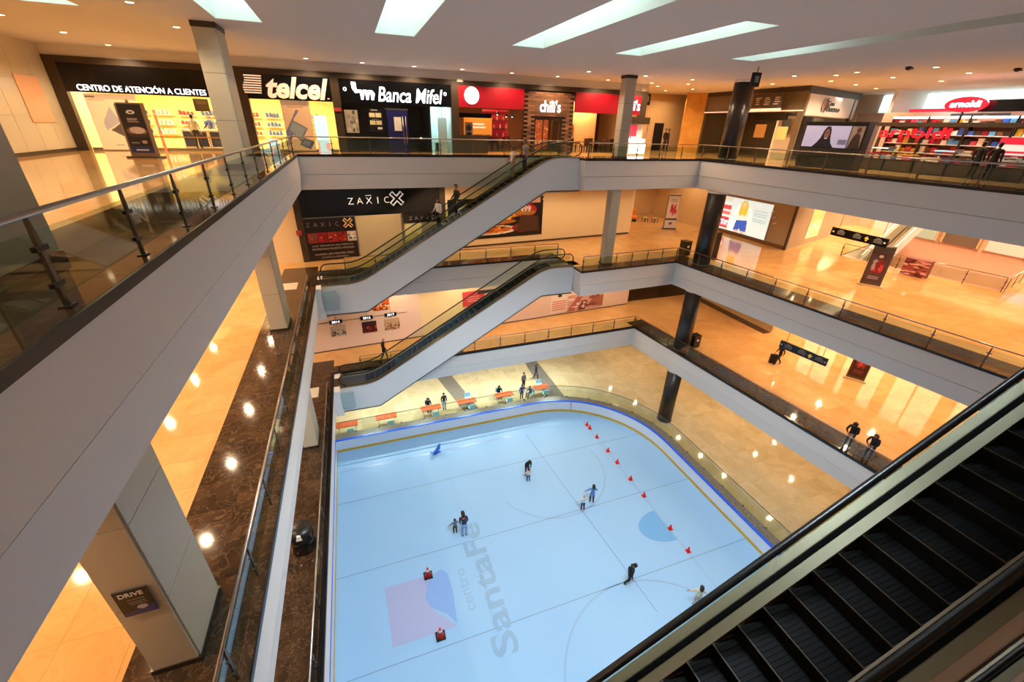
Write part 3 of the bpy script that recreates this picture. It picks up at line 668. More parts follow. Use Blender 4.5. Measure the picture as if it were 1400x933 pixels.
mb = MB().box(6.2, 19.4, 33.4, 33.6, FL3, 23.2).box(6.2, 6.3, YS+.3, 33.5, FL3, 23.2).box(6.2, 19.4, YS+.3, 33.6, 22.8, 22.9); struct('wall_14', mb, mat('restaurant_wall', '#7a4c2b', .7))
struct('wall_15', B(14.9, 17.2, 30.2, 30.4, FL3, 22.6), M['tan']); 
struct('wall_16', B(6.5, 8.3, YS+.1, YS+.2, FL3, FL3+1.0), M['bronze'])
struct('window_14', B(8.3, 10.5, YS+.1, YS+.12, FL3, FL3+.95), M['shopglass']); struct('window_15', B(14.1, 18.8, YS+.1, YS+.12, FL3+.05, FL3+.5), M['shopglass'])
struct('baseboard_2', B(8.3, 18.9, YS+.05, YS+.14, FL3, FL3+.09), M['cream'])
def area(x, y, z, sx, sy, e, c, rot=(0, 0, 0)):
    ld = bpy.data.lights.new('shop_light', 'AREA'); ld.shape = 'RECTANGLE'; ld.size = sx; ld.size_y = sy; ld.energy = e; ld.color = c
    lo = bpy.data.objects.new('shop_light', ld); C.objects.link(lo); lo.location = (x, y, z); lo.rotation_euler = rot
for x in (-10.3, -7.4, -4.6, -1.9):
    t = thing('ceiling_lamp', 'bright rectangular ceiling lamp inside the telephone shop', 'lamp', (x, 30.2, 22.6), 0, 'lamps in the telephone shop')
    B(-.6, .6, -.6, .6, -.06, 0).build('frame', M['lamp_trim'], t); B(-.55, .55, -.55, .55, -.07, -.06).build('diffuser', M['lens'], t)
    area(x, 30.2, 22.5, 1.1, 1.1, 150, (1, .88, .58))
area(5.45, 29.3, 22.3, .8, 2, 60, (.8, 1, 1)); area(2.5, 29, 22.2, 2, 1, 6, (1, .9, .8))
for x, e in ((8.5, 80), (12.2, 80), (16, 170)): area(x, 29.6, 22.7, 1.2, 1.2, e, (1, .6, .28))
# posters and banners in the telephone windows
def posterat(cv, name, label, a, b, y=YS+.02, emit=0, parent=None, cat='poster'):
    (x0, z1), (x1, z0) = S(*a), S(*b); s = (y-.0)/YS
    o = cv.build(name, x1-x0, z1-z0, parent, (x0, y, z0), emit=emit)
    return tag(o, label, cat) if not parent else o
cv = Canvas(90, 80, '#f0d5a6').rect(.02, .93, .2, .96, '#7d6a55').bars(.02, .88, .4, .91, 1, '#b99872')
cv.poly([(.22, .35), (.55, .52), (.42, .78), (.2, .5)], '#b5aca2').poly([(.3, .36), (.6, .52), (.75, .3), (.62, .2)], '#5d5344').poly([(.8, .6), (.98, .47), (.82, .4)], '#4a3c34').rect(.3, .08, .45, .1, '#8d7656')
posterat(cv, 'window_poster', 'window poster of a pale folding phone, behind the dark pedestal sign', (112, 127), (208, 205), emit=.22)  # slight emission put into the print in place of backlight from the shop
cv = Canvas(70, 80, '#d8ac7c').bars(.2, .85, .8, .9, 1, '#b88b60')
cv.poly([(.0, .38), (.2, .55), (.5, .82), (.6, .8), (.32, .6), (.25, .3), (.05, .12)], '#75677a').poly([(.1, .42), (.3, .62), (.82, .45), (.5, .18)], '#6b6a63').poly([(.15, .42), (.32, .58), (.74, .44), (.48, .24)], '#8b8b80').poly([(.42, .12), (.62, .27), (.98, .18), (.8, .02)], '#58565c').poly([(.5, .13), (.64, .22), (.85, .17), (.74, .09)], '#777882')
posterat(cv, 'window_poster', 'window poster of an open grey foldable tablet beneath the peach lettering', (382, 136), (433, 206), emit=.22)  # emission again stands in for shop light coming through the print
cv = Canvas(24, 90, '#f2a07c').rect(.1, .9, .9, .95, '#f6cfc0').rect(.15, .62, .35, .7, '#fbe9e6').rect(.38, .62, .9, .7, '#5cb6ee').bars(.2, .48, .9, .56, 2, '#fbe6da').ell(.5, .12, .4, .06, '#fad9c8')
posterat(cv, 'window_banner', 'tall coral banner with a blue tag in the left telephone window', (207, 150), (234, 222), cat='banner')
cv = Canvas(24, 60, '#bfe8f4').rect(0, 0, .15, .3, '#ee9aa8').ell(.85, .15, .2, .12, '#f0a0b0')
posterat(cv, 'window_banner', 'pale blue lit banner right of the tablet poster', (428, 158), (453, 208), emit=.5, cat='banner')
cv = Canvas(24, 40, '#bfe8f4').ell(.12, .35, .16, .2, '#f29bb0')
posterat(cv, 'window_banner', 'short pale blue lit banner low beside the corner of the top railing', (366, 190), (384, 211), emit=.45, cat='banner')
cv = Canvas(20, 30, '#6a6158').bars(.2, .6, .9, .9, 3, '#cfc6ba')
posterat(cv, 'window_poster', 'small grey portrait poster hanging above the telephone counter', (250, 133), (277, 152), YS+1.5)
for i, px in enumerate((236, 256, 276)):
    (x, _) = S(px, 180); t = thing('shop_counter', 'white service counter with navy panel inside the telephone shop', 'counter', (x, YS+2.6, FL3), 0, 'telephone shop counters')
    B(-.3, .3, -.25, .25, 0, .9).build('body', M['lamp_trim'], t); B(-.32, .32, -.3, .28, .9, .95).build('worktop', M['white'], t); B(-.24, .24, -.26, -.25, .1, .85).build('front_panel', mat('navy', '#27345c', .5), t)
for i in range(9):
    x = -11+i*1.15; t = thing('wall_shelf', 'yellow wall shelf with small phone boxes at the back of the shop', 'shelf', (x, 33.45, FL3+.6), 0, 'shelves at the back of the telephone shop')
    for k in range(3): B(-.45, .45, -.15, .1, k*.5, k*.5+.04).build('board', M['lamp_trim'], t)
    mb = MB()
    for k in range(3):
        for q in range(4): mb.box(-.4+q*.2, -.28+q*.2, -.1, 0, k*.5+.05, k*.5+.22+.1*random.random())
    s_ = mb.build('phone_boxes', mat('phone_box_%d' % (i % 3), ['#3a5ea0', '#d8d8d8', '#a03a40'][i % 3], .5), t); s_['kind'] = 'stuff'
tape = B(-9.6, -4.9, YS-.0, YS+.02, FL3+.62, FL3+.67).build('barrier_tape', mat('tape', '#b07a28', .5)); tag(tape, 'thin brown striped tape across the left telephone window', 'tape')
# bank window dressing
cv = Canvas(50, 60, '#a79f8e')
for i in range(14): cv.rect(*(lambda x, y: (x, y, x+.2, y+.14))(random.random()*.8, random.random()*.85), random.choice(['#6e675a', '#8a8273', '#c4bcaa', '#4e483e']))
posterat(cv, 'window_poster', 'grey collage poster at the left of the dark bank window', (470, 150), (492, 182))
cv = Canvas(40, 50, '#131313').rect(.05, .62, .47, .8, '#d9cd9d').rect(.53, .62, .95, .8, '#d9cd9d').rect(.05, .3, .47, .47, '#d9cd9d').rect(.53, .3, .95, .47, '#d9cd9d').rect(.6, .1, .95, .2, '#d8d8d0').rect(.2, .9, .7, .95, '#bbbbbb').bars(.2, .52, .8, .56, 1, '#999999')
posterat(cv, 'window_notice', 'black notice with four cream squares beside the blue bank door', (503, 148), (524, 180), cat='notice')
t = thing('bank_door', 'blue glazed bank door with long steel handles and a white notice', 'door', (2.35, YS-.06, FL3))
B(0, 1.15, 0, .04, 0, 2.2).build('leaf', mat('bank_blue', '#24275e', .25), t); B(-.06, 1.2, -.01, .05, 2.2, 2.27).build('head', M['steel'], t)
for x in (.86, 1.02): MB().tube([(x, -.05, .5), (x, -.05, 1.9)], .02, 6).build('handle', M['steel'], t)
B(.38, .78, -.02, 0, 1.15, 1.85).build('notice', M['lamp_trim'], t)
t = thing('white_display_board', 'pale curved panel standing in the brightly lit corner of the bank', 'panel', (5.5, YS+1.2, FL3))
B(-.05, .5, 0, .05, 0, 1.9).build('panel', M['litw'] if False else M['lamp_trim'], t); B(-.2, .5, .1, .6, 0, .5).build('desk', M['black'], t)
B(.55, 1.6, .05, .3, 0, .02)
# small lit exit plates on the brown beam
for px, py, lab in ((628, 110, 'small pale exit plate on the beam above the red fascia'), (879, 123, 'small pale exit plate at the right end of the brown beam'), (462, 150, 'small red and white plate on the pilaster left of the bank')):
    x, z_ = S(px, py); o = B(x-.18, x+.18, YS-.17, YS-.13, z_-.09, z_+.09).build('exit_plate', mat('plate_red', '#b03a34', .5) if px == 462 else M['lamp_trim']); tag(o, lab, 'plate')
# restaurant furniture: dark chairs and tables, pendant lamps
def chair(lab, grp, m1, m2):
    t = thing('dining_chair', lab, 'chair', (0, 0, 0), 0, grp)
    B(-.21, .21, -.21, .21, .43, .47).build('seat', m1, t); B(-.21, .21, .18, .22, .47, .92).build('backrest', m1, t)
    for x, y in ((-.18, -.18), (.18, -.18), (-.18, .18), (.18, .18)): B(x-.02, x+.02, y-.02, y+.02, 0, .43).build('leg', m2, t)
    return t
def table(lab, grp, m, m2, w=.8, d=.8, h=.74):
    t = thing('dining_table', lab, 'table', (0, 0, 0), 0, grp)
    B(-w/2, w/2, -d/2, d/2, h-.04, h).build('tabletop', m, t); MB().tube([(0, 0, .03), (0, 0, h-.04)], .04, 8).build('stem', m2, t); MB().lathe([(.25, 0), (.25, .03)], n=12).build('base', m2, t)
    return t
mw = mat('dark_wood', '#3a1d14', .45); first = True
spots = [(14.9, 28.6), (16.7, 29.1), (18.2, 28.5), (16.0, 30.9) if False else (17.9, 30.9), (8.9, 28.7), (9.8, 30.3)]
proto_c = chair('dark wooden chair at a table inside the restaurant front', 'restaurant chairs', mw, M['dark']); proto_t = table('dark wooden table inside the restaurant front', 'restaurant tables', mw, M['dark'])
for i, (x, y) in enumerate(spots):
    TB = ['just right of the brick portal', 'in the middle of the right front', 'by the drinks cabinet', 'deep inside the right front', 'in the left front window', 'deep inside the left front']; proto_t['label'] = 'dark wooden restaurant table '+TB[0]
    tt = proto_t if i == 0 else copy_tree(proto_t); tt.location = (x, y, FL3); tt['label'] = 'dark wooden restaurant table '+TB[i]
    for j, (dx, dy, rz) in enumerate(((-.58, 0, math.pi/2), (.58, 0, -math.pi/2), (0, .6, 0))):
        c = proto_c if i == 0 and j == 0 else copy_tree(proto_c); c.location = (x+dx, y+dy, FL3); c.rotation_euler = (0, 0, rz); c['label'] = 'dark wooden chair %s of the restaurant table %s' % (('left', 'right', 'behind')[j], TB[i])
pl = thing('pendant_lamp', 'black cone pendant lamp over the restaurant tables', 'lamp', (9.2, 28.6, 21.6), 0, 'restaurant pendant lamps')
MB().lathe([(.03, .18), (.2, 0), (.19, 0)], n=14).build('shade', M['dark'], pl); MB().tube([(0, 0, .18), (0, 0, 1.1)], .01, 5).build('cord', M['dark'], pl); MB().ball((0, 0, .04), .06, .06, .06).build('bulb', M['lens'], pl)
for x in (9.9, 10.3): c = copy_tree(pl); c.location = (x, 28.9, 21.5)
for i, (x, z_, lab) in enumerate(((7.4, .8, 'framed white print on the wall behind the bar window'), (15.2, .9, 'red and black framed print left of the lit stone wall'))):
    cv = Canvas(20, 26, ['#d9d0c8', '#c8a070'][i]).ell(.5, .65, .35, .2, ['#555555', '#c02020'][i]).rect(.2, .2, .8, .38, '#332222')
    tag(cv.build('framed_print', .5, .9, None, (x-.25+(-.7 if i else 0), YS+1.2, FL3+z_)), lab, 'print')
t = thing('bar_shelf', 'red lit bar shelf unit with bottles inside the left restaurant window', 'shelf', (9.7, 30.6, FL3+.8))
B(-.9, .9, 0, .05, 0, 1.7).build('back', mat('bar_red', '#b01828', .5, emit=.25), t)
for k in range(4): B(-.9, .9, -.22, 0, .05+k*.5, .09+k*.5).build('shelf_board', M['bronze'], t)
bm_ = [MB().lathe([(.035, 0), (.035, .16), (.013, .21), (.013, .27)], n=8).mesh('bottle', mat('bottle_%d' % q, c, .2)) for q, c in enumerate(('#c8a060', '#3a5a34', '#e0d8d0', '#7a2a1a'))]
for k in range(3):
    for q in range(8): o = link('bottle', bm_[(k+q) % 4], None, (9.7-.78+q*.22, 30.5, FL3+.89+k*.5)); tag(o, 'small %s bottle on the %s board of the red bar shelf' % (('amber', 'green', 'white', 'brown')[(k+q) % 4], ('lowest', 'second', 'third')[k]), 'bottle', 'bottles on the red bar shelf')
cv = Canvas(60, 24, '#d88a30').bars(.2, .35, .8, .7, 2, '#f8e8d0', .5); tag(cv.build('lit_menu', 1.9, 1.05, None, (7.35, 29.9, FL3+1.0), emit=.35), 'orange lit panel with two pale text lines in the left restaurant window', 'panel')
o = B(6.6, 8.6, YS+.3, YS+.6, FL3+1.95, FL3+2.2).build('window_valance', M['black']); tag(o, 'black valance box at the top of the left restaurant window', 'valance')
# brightly lit drinks cabinet beside the restaurant
t = thing('display_cabinet', 'lit white display cabinet with red panel beside the restaurant corner', 'cabinet', (18.0, YS-.75, FL3))
B(0, 1.3, 0, .6, 0, .75).build('base', M['lamp_trim'], t); B(0, 1.3, .5, .6, .75, 1.9).build('back', M['lamp_trim'], t); B(-.05, 1.35, -.05, .65, 1.9, 2.3).build('canopy', M['bronze'], t)
B(.1, .75, .44, .5, 1.15, 1.8).build('screen', mat('red_screen', '#d03048', .4, emit=.8), t); B(.05, 1.2, .02, .3, .8, 1.0).build('tray', M['litw'], t); B(.0, 1.3, -.01, 0, .1, .68).build('front', M['litw'], t)
for x in (0, 1.26): B(x, x+.04, 0, .04, .75, 1.9).build('post', M['steel'], t)

# left wall of the top gallery, pedestal sign
struct('wall_21', MB().box(-12.4, -12.0, -2, YS, FL3, CEIL), mat('left_stone', '#cdc2a6', .3, noise=.05, nscale=.6))
for i, (y0, y1, z0, z1) in enumerate([(YS-.15-1.2*k, YS-1.33-1.2*k, FL3+.15+1.3*j, FL3+1.42+1.3*j) for k in range(5) for j in range(3)]):
    B(-12.0, -11.98, y1, y0, z0, z1).build('panel', mat('left_stone', '#d6c3a0'), bpy.data.objects['wall_21'])
struct('baseboard_left', B(-12.0, -11.96, -2, YS-.15, FL3, FL3+.14), M['bronze'])
o = B(-11.975, -11.94, 24.9, 26.5, 20.62, 22.33).build('blank_poster', mat('peach_paper', '#e0ad84', .6)); tag(o, 'blank peach poster on the pale stone wall at far left', 'poster')
t = thing('pedestal_sign', 'slim dark pedestal sign with a car picture before the telephone shop', 'sign', (-7.95, 23.0, FL3), math.radians(-14))
B(-.42, .5, .0, .22, .06, 2.0).build('body', mat('pedestal_wood', '#7a5f45', .4), t); B(-.55, .62, -.2, .4, 0, .06).build('base', M['bronze'], t)
cv = Canvas(30, 80, '#1d1a1c').ell(.5, .84, .18, .04, '#d8d8d8').ell(.5, .84, .1, .02, '#1d1a1c').bars(.25, .64, .75, .74, 3, '#a8a2a0', .35).ell(.52, .45, .45, .1, '#6a4c48').ell(.55, .47, .34, .07, '#b8a8a2').ell(.55, .36, .42, .04, '#3a2c2a').bars(.1, .2, .5, .24, 1, '#777777').rect(.6, .2, .8, .26, '#a08878').rect(0, 0, 1, .13, '#1a2c5c').bars(.2, .05, .8, .08, 1, '#c8c8d8')
cv.build('poster', .86, 1.75, t, (-.38, -.012, .2))
MB().tube([(-.02, .1, 2.0), (-.02, .1, 2.1)], .05, 8).build('finial', M['steel'], t)
B(-.46, -.42, -.01, .22, .06, 1.95).build('edge_strip', M['steel'], t)
# ------------------------------------------------------------------ top gallery, right-hand side
t = struct('wall_22', MB().box(19.4, 27.5, 33.5, 33.8, FL3, CEIL).box(19.3, 19.5, YS+.2, 33.6, FL3, CEIL), M['tan'])
o = struct('door_2', B(24.7, 25.6, 33.44, 33.5, FL3, FL3+2.1), mat('dark_doorway', '#16120f', .5))
t = thing('gold_pier', None, None, (26.4, 31.0, FL3), math.radians(-30)); t['kind'] = 'structure'
for j in range(4): B(-.75, .75, -.2, .2, j*1.058+.004, (j+1)*1.058-.004).build('panel', M['gold'], t)
dk = mat('dim_shop_wall', '#2b2823', .5)
mb = MB().box(27.0, 27.1, 21.95, 30.8, FL3+2.9, FL3+4.0).box(27.0, 27.12, 21.95, 22.3, FL3, FL3+2.9).box(27.0, 27.12, 30.4, 30.8, FL3, FL3+2.9).box(27.1, 27.2, 21.95, 30.8, FL3+4.0, CEIL)
struct('wall_23', mb, mat('olive_panel', '#6a5c44', .35)); struct('trim_3', B(26.95, 27.1, 21.9, 30.8, FL3+3.95, CEIL), M['bronze'])
struct('wall_24', MB().box(30, 30.2, 23.6, 31, FL3, CEIL).box(27.2, 30, 30.8, 31, FL3, CEIL), dk)
struct('window_16', B(27.03, 27.05, 22.3, 30.4, FL3, FL3+2.9), M['shopglass'])
B0 = B(26.93, 26.98, 21.95, 30.8, FL3+2.86, FL3+2.93); tag(B0.build('light_strip', M['litwarm']), 'thin warm light strip under the olive panel of the dim shop', 'light')
for i, (y, z_, c, lab) in enumerate(((24.8, 1.7, '#a8763a', 'orange paper poster hung in the dim shop window'), (23.1, 1.6, '#cfd08a', 'pale green paper poster hung in the dim shop window near its corner'), (26.8, 1.9, '#d8d0c0', 'small white notice hung in the dim shop window'))):
    s_ = (.45, .42, .18)[i]; o = B(27.0, 27.02, y-s_, y+s_, FL3+z_-s_*.9, FL3+z_+s_*.9).build('window_poster', mat('paper%d' % i, c, .6)); tag(o, lab, 'poster')
t = thing('menu_board', 'dark hanging menu board with three columns of small pale print', 'sign', (26.3, 24.2, FL3+3.1))
cv = Canvas(50, 30, '#3c3028')
for q in range(3): cv.bars(.08+.32*q, .2, .3+.32*q, .85, 4, '#b8aca0', .4)
cv.build('print', 2.3, .75, t, (0, 1.15, 0), math.radians(-90)); B(-.02, 0, -1.2, 1.2, -.2, -.08).build('light_bar', M['litwarm'], t); B(.02, .06, -1.15, 1.15, 0, .75).build('board', M['dark'], t)
for y in (-.8, .8): MB().tube([(.04, y, .75), (.04, y, 1.12)], .015, 6).build('hanger', M['dark'], t)
o = B(26.9, 26.99, 22.9, 25.4, FL3+2.35, FL3+2.75).build('shop_sign', M['black']); tag(o, 'long black sign bar below the dark menu board', 'sign')
# corner shop with white fascia
D2 = nrm((.965, .26)); ANG = math.atan2(D2[1], D2[0])
def W2p(name, u0, u1, z0, z1, m, d0=0, d1=.1, parent=None):
    return B(u0, u1, d0, d1, z0, z1).build(name, m, parent, (27.15, 21.98, FL3) if not parent else (0, 0, 0), ANG if not parent else 0)
struct('wall_25', MB().box(0, 7.8, .1, .2, 2.6, 4.23), M['white'], loc=(27.15, 21.98, FL3), rz=ANG)
struct('trim_4', MB().box(0, 7.8, -.03, .1, 3.82, 4.23).box(6.75, 7.0, -.03, .1, 0, 3.82), M['bronze'], loc=(27.15, 21.98, FL3), rz=ANG)
t = thing('shop_sign', 'white shop fascia with an orange and black flame emblem beside dark lettering', 'sign', (27.15, 21.98, FL3+2.65), ANG)
B(.05, 6.7, -.05, .1, 0, 1.17).build('panel', M['lamp_trim'], t)
MB().add([(2.2+.28*math.cos(a)*q, -.08, .62+.42*math.sin(a)*q) for q in (1, .6) for a in [math.pi*2*i/18 for i in range(18)]], [(i, (i+1) % 18, 18+(i+1) % 18, 18+i) for i in range(13)]).build('emblem', M['black'], t)
MB().ext([(2.3, .4), (2.45, .7), (2.38, 1.0), (2.2, .8), (2.2, .5)], -.1, -.06).build('emblem', mat('flame', '#e08a20', .4), t)
gl = mat('grey_green_letters', '#3c463e', .5); text('lettering', 'Con', .95, .26, gl, t, (3.2, -.08, .76), bold=.01); text('lettering', 'Bueno', 2.0, .34, gl, t, (3.75, -.08, .46), bold=.01)
MB().ext([(2.35, .2), (2.7, .45), (2.75, .8), (2.6, 1.05), (2.55, .7), (2.45, .45)], -.1, -.06).build('emblem', mat('emblem_maroon', '#5a1220', .4), t)
cw = mat('pale_counter_wall', '#e8cdb0', .5)
struct('wall_26', B(.2, 6.8, 1.5, 1.6, 0, 2.65), cw, loc=(27.15, 21.98, FL3), rz=ANG)
struct('window_17', B(.1, 6.7, .02, .04, 0, 2.65), M['shopglass'], loc=(27.15, 21.98, FL3), rz=ANG)
for i, (u, c) in enumerate(((.7, '#5a7068'), (1.7, '#c07850'), (4.0, '#7a8a98'), (5.0, '#98b030'), (6.0, '#b0c878'))):
    p = Vector((27.15, 21.98, FL3+1.5))+Vector((D2[0], D2[1], 0))*u+Vector((-D2[1], D2[0], 0))*1.3
    cv = Canvas(16, 20, c).speck(.1, .1, .9, .9, 10, ['#ffffff', '#303030', c])
    tag(cv.build('shop_picture', .85, .95, None, tuple(p), ANG), ['dark green', 'rust orange', 'slate grey', 'lime green', 'pale green'][i]+' picture panel inside the white fronted corner shop', 'picture')
# digital billboard with a hooded figure
t = thing('video_billboard', 'large video screen showing a smiling person in a black hood, on a dark plinth', 'billboard', (23.55, 18.6, FL3), math.radians(-88))
B(0, 3.05, -.12, .5, 0, .95).build('plinth', mat('plinth_grey', '#33312b', .35), t); B(-.06, 3.1, -.06, .4, .95, 2.1).build('frame', M['dark'], t)
cv = Canvas(110, 44, '#9d96ae').poly([(.25, 0), (.34, .22), (.4, .45), (.44, .8), (.49, .97), (.56, .97), (.6, .8), (.62, .45), (.66, .2), (.74, 0)], '#15131a').ell(.52, .62, .055, .24, '#6a4638').rect(.495, .4, .545, .43, '#e8d8d0').ell(.5, .68, .01, .03, '#1a1210').ell(.54, .68, .01, .03, '#1a1210').rect(.8, .14, .99, .38, '#5d5a70')
cv.build('screen', 2.35, 1.0, t, (.0, -.075, 1.0), emit=.55)
cv = Canvas(24, 44, '#b0a09c').ell(.6, .82, .18, .12, '#6a4a3c').poly([(.05, 0), (.25, .5), (.5, .72), (.8, .6), (1, 0)], '#4a3e3a')
cv.build('side_poster', .6, 1.0, t, (2.4, -.075, 1.0)); B(-.08, 3.12, -.1, .44, 2.08, 2.18).build('cornice', M['dark'], t)
# candy kiosk with lit shelves
KX = 30.0
struct('wall_27', MB().box(33, 33.2, 6, 21, FL3, FL3+2.95), mat('pink_wall', '#d8b8a8', .5))
random.seed(11)
cols = ['#c81e34', '#e8e0d0', '#d8a030', '#3a60b0', '#8a1826', '#f0d0b0', '#7a4a30', '#d04858', '#f4f0ea', '#403028', '#60a0c8']
CN = 'red ivory amber blue maroon peach brown coral white black sky-blue'.split()
pm = [mat('packet_%d' % i, c, .35) for i, c in enumerate(cols)]
boxes = [B(-.13, .13, -.1, .1, 0, h).mesh('packet', None) for h in (.2, .28, .34)]
for i, (y, n) in enumerate(((17.4, 2), (15.6, 2), (13.8, 2), (12.0, 2))):
    t = thing('sweet_shelf', 'lit candy shelf unit with coloured packets, %s in the row of four behind the counter' % ['first', 'second', 'third', 'last'][i], 'shelf', (KX, y, FL3))
    B(0, .1, -.85, .85, 0, 2.6).build('back', mat('shelf_back', '#8a5a48', .5), t)
    for k in range(5):
        B(-.4, 0, -.85, .85, .35+k*.45, .39+k*.45).build('shelf_board', M['lamp_trim'], t)
    for s_ in (-.87, .85): B(-.4, .1, s_, s_+.03, 0, 2.6).build('side', M['bronze'], t)
    B(-.42, -.38, -.85, .85, 2.5, 2.6).build('light_strip', M['litw'], t)
    for k in range(5):
        for q in range(6):
            c = random.randrange(len(pm)); me = [MB().box(-.1, .1, -.12, .12, 0, h).mesh('packet', pm[c]) for h in (random.choice((.2, .27, .33)),)][0]
            o = link('sweet_packet', me, None, (KX-.2, y-.7+q*.28, FL3+.39+k*.45)); tag(o, '%s packet, place %s on the %s board of the %s candy shelf' % (CN[c], 'one two three four five six'.split()[q], ('lowest', 'second', 'middle', 'fourth', 'top')[k], ('first', 'second', 'third', 'last')[i]), 'packet', 'packets on the candy shelves')
t = thing('kiosk_canopy', 'dark kiosk canopy beam carrying red arnoldi lettering over the shelves', 'canopy', (28.6, 15, FL3))
B(-.3, .3, -3.6, 3.2, 2.1, 2.28).build('beam', M['bronze'], t); 
for y in (-3.4, 3.0): B(-.06, .06, y-.06, y+.06, 0, 2.1).build('post', M['bronze'], t)
t2 = text('lettering', 'arnoldi', 3.3, .52, mat('red_letters', '#c01428', .35, emit=.4), t, (-.34, 1.2, 1.8), math.radians(-90), bold=.02)
t = thing('oval_sign', 'red oval arnoldi sign on a short post above the kiosk canopy', 'sign', (28.5, 14.6, FL3+2.28))
MB().add([(x, .85*math.cos(2*math.pi*i/28), .78+.33*math.sin(2*math.pi*i/28)) for x in (-.06, .06) for i in range(28)], [list(range(28))[::-1], list(range(28, 56))]+[[i, (i+1) % 28, 28+(i+1) % 28, 28+i] for i in range(28)]).build('disc', mat('oval_red', '#c81830', .35, emit=.45), t)
text('lettering', 'arnoldi', 1.2, .28, M['litw'], t, (-.08, 0, .8), math.radians(-90), bold=.03); MB().tube([(0, 0, 0), (0, 0, .46)], .05, 8).build('post', M['dark'], t)
for i in range(5):
    t = thing('display_counter', 'dark glass topped sweets counter, %s of five in front of the candy shelves' % ['first', 'second', 'third', 'fourth', 'fifth'][i], 'counter', (26.4, 16.4-i*1.35, FL3))
    B(-.35, .35, -.65, .65, 0, .55).build('body', mat('counter_dark', '#2a2620', .3), t); B(-.35, .35, -.65, .65, .58, .98).build('glass_case', M['shopglass'], t); B(-.37, .37, -.67, .67, .98, 1.02).build('glass_top', M['shopglass'], t); B(-.3, .3, -.6, .6, .74, .76).build('shelf', M['steel'], t)
    s_ = MB()
    for q in range(14): s_.box(-.25+random.random()*.4, -.15+random.random()*.4, -.55+q*.08, -.5+q*.08, .76, .8+random.random()*.06)
    s_ = s_.build('sweets', pm[i*2 % 11], t); s_['kind'] = 'stuff'; B(-.36, -.35, -.6, .6, .05, .5).build('front_panel', mat('counter_front', '#4a4236', .3), t)
o = B(28.8, 28.9, 11.2, 14.2, FL3+2.75, FL3+3.25).build('menu_sign', M['black']); tag(o, 'wide black overhead menu sign right of the red oval', 'sign')
for i in range(2):
    t = thing('shop_column', None, None, (29.2, 10.9-i*2.6, FL3)); t['kind'] = 'structure'; B(-.12, .12, -.12, .12, 0, 3.9).build('shaft', M['lamp_trim'], t)
for i, (y, z_, c, lab) in enumerate(((19.4, 2.05, '#d8304a', 'red lit sign with a yellow patch beyond the white shop corner'), (12.4, 1.3, '#d8d4d0', 'white and red striped candy poster below the black overhead sign'), (11.2, 2.2, '#6a7068', 'grey photo panel at the far right behind the kiosk'), (20.0, 1.0, '#58b0d8', 'blue round sign beyond the white shop corner'))):
    cv = Canvas(30, 24, c)
    if i == 0: cv.ell(.5, .5, .36, .22, '#f0c040').ell(.55, .55, .2, .1, '#c82020')
    if i == 1: cv.rect(0, .0, 1, .3, '#d02038').rect(0, .62, 1, 1, '#d02038')
    if i == 3: cv.ell(.5, .5, .5, .5, '#7cc8e8')
    x0 = [34.8, 29.3, 31, 34.9][i]; w_ = [2.6, 1.3, 1.8, 1.6][i]
    o = cv.build('wall_sign', w_, w_*.6, None, (x0, y+w_/2, FL3+z_-.4), math.radians(-90), emit=.5); tag(o, lab, 'sign')
struct('wall_28', MB().box(35, 35.2, 18, 24, FL3, FL3+3.0), mat('mauve_wall', '#9a8f96', .5))
for x, y, e, c in ((29.2, 14, 130, (1, .88, .8)), (28.2, 11, 80, (1, .9, .85)), (33.0, 17.5, 60, (.9, 1, 1)), (29, 24.8, 28, (1, .8, .5)), (31, 23.6, 25, (1, .9, .8)), (25, 32, 40, (1, .7, .4))): area(x, y, 23.2, 1.5, 1.5, e, c)
struct('window_20', B(36.2, 36.25, 14.5, 23.5, FL3+3.1, FL3+4.15), mat('daylit_glow', '#e8fbf6', .4, emit=.95, ecol='#dff8f4'))  # glowing panel added to stand in for the daylit space beyond
struct('wall_29', MB().box(36.3, 36.5, 6, 27, FL3, CEIL).box(33.2, 36.3, 20.8, 21, FL3+2.9, CEIL), M['white'])
for px, py, w_, h_, lab in ((885, 136, .5, .8, 'small black hanging monitor before the brown corridor wall'), (1033, 109, .45, .55, 'small black hanging monitor right of the round column top')):
    p = un(px, py, CEIL-.5) if px > 1000 else onp(px, py, (0, 32.5), (1, 0)); t = thing('hanging_monitor', lab, 'monitor', (p.x, p.y, p.z))
    B(-w_/2, w_/2, -.06, .06, -h_/2, h_/2).build('case', M['black'], t); B(-w_/4, w_/4, -.07, -.06, -h_/5, h_/4).build('screen', mat('sign_grey', '#8a8a8a', .5), t); MB().tube([(0, 0, h_/2), (0, 0, max(h_/2+.02, CEIL-p.z))], .02, 6).build('hanger', M['dark'], t)
for px, py, lab in ((1243, 91, 'small dark security camera on the top ceiling near the kiosk'), (1392, 93, 'small dark security camera on the top ceiling at far right')):
    p = un(px, py, CEIL); t = thing('security_camera', lab, 'camera', (p.x, p.y, CEIL)); MB().lathe([(.1, 0), (.12, -.04), (.1, -.1), (.03, -.14)], n=12).build('dome', M['dark'], t); B(-.02, .25, -.05, .05, -.09, -.03).build('arm', M['dark'], t)
cv = Canvas(40, 16, '#4a4c52').speck(.05, .1, .95, .9, 16, ['#8a8c92', '#2a2a30', '#a8a4a0'], .07); tag(cv.build('photo_strip', 2.6, .55, None, (32.97, 17.4, FL3+2.3), math.radians(-90), emit=.2), 'grey photo strip on the rose wall left of the red oval', 'picture')
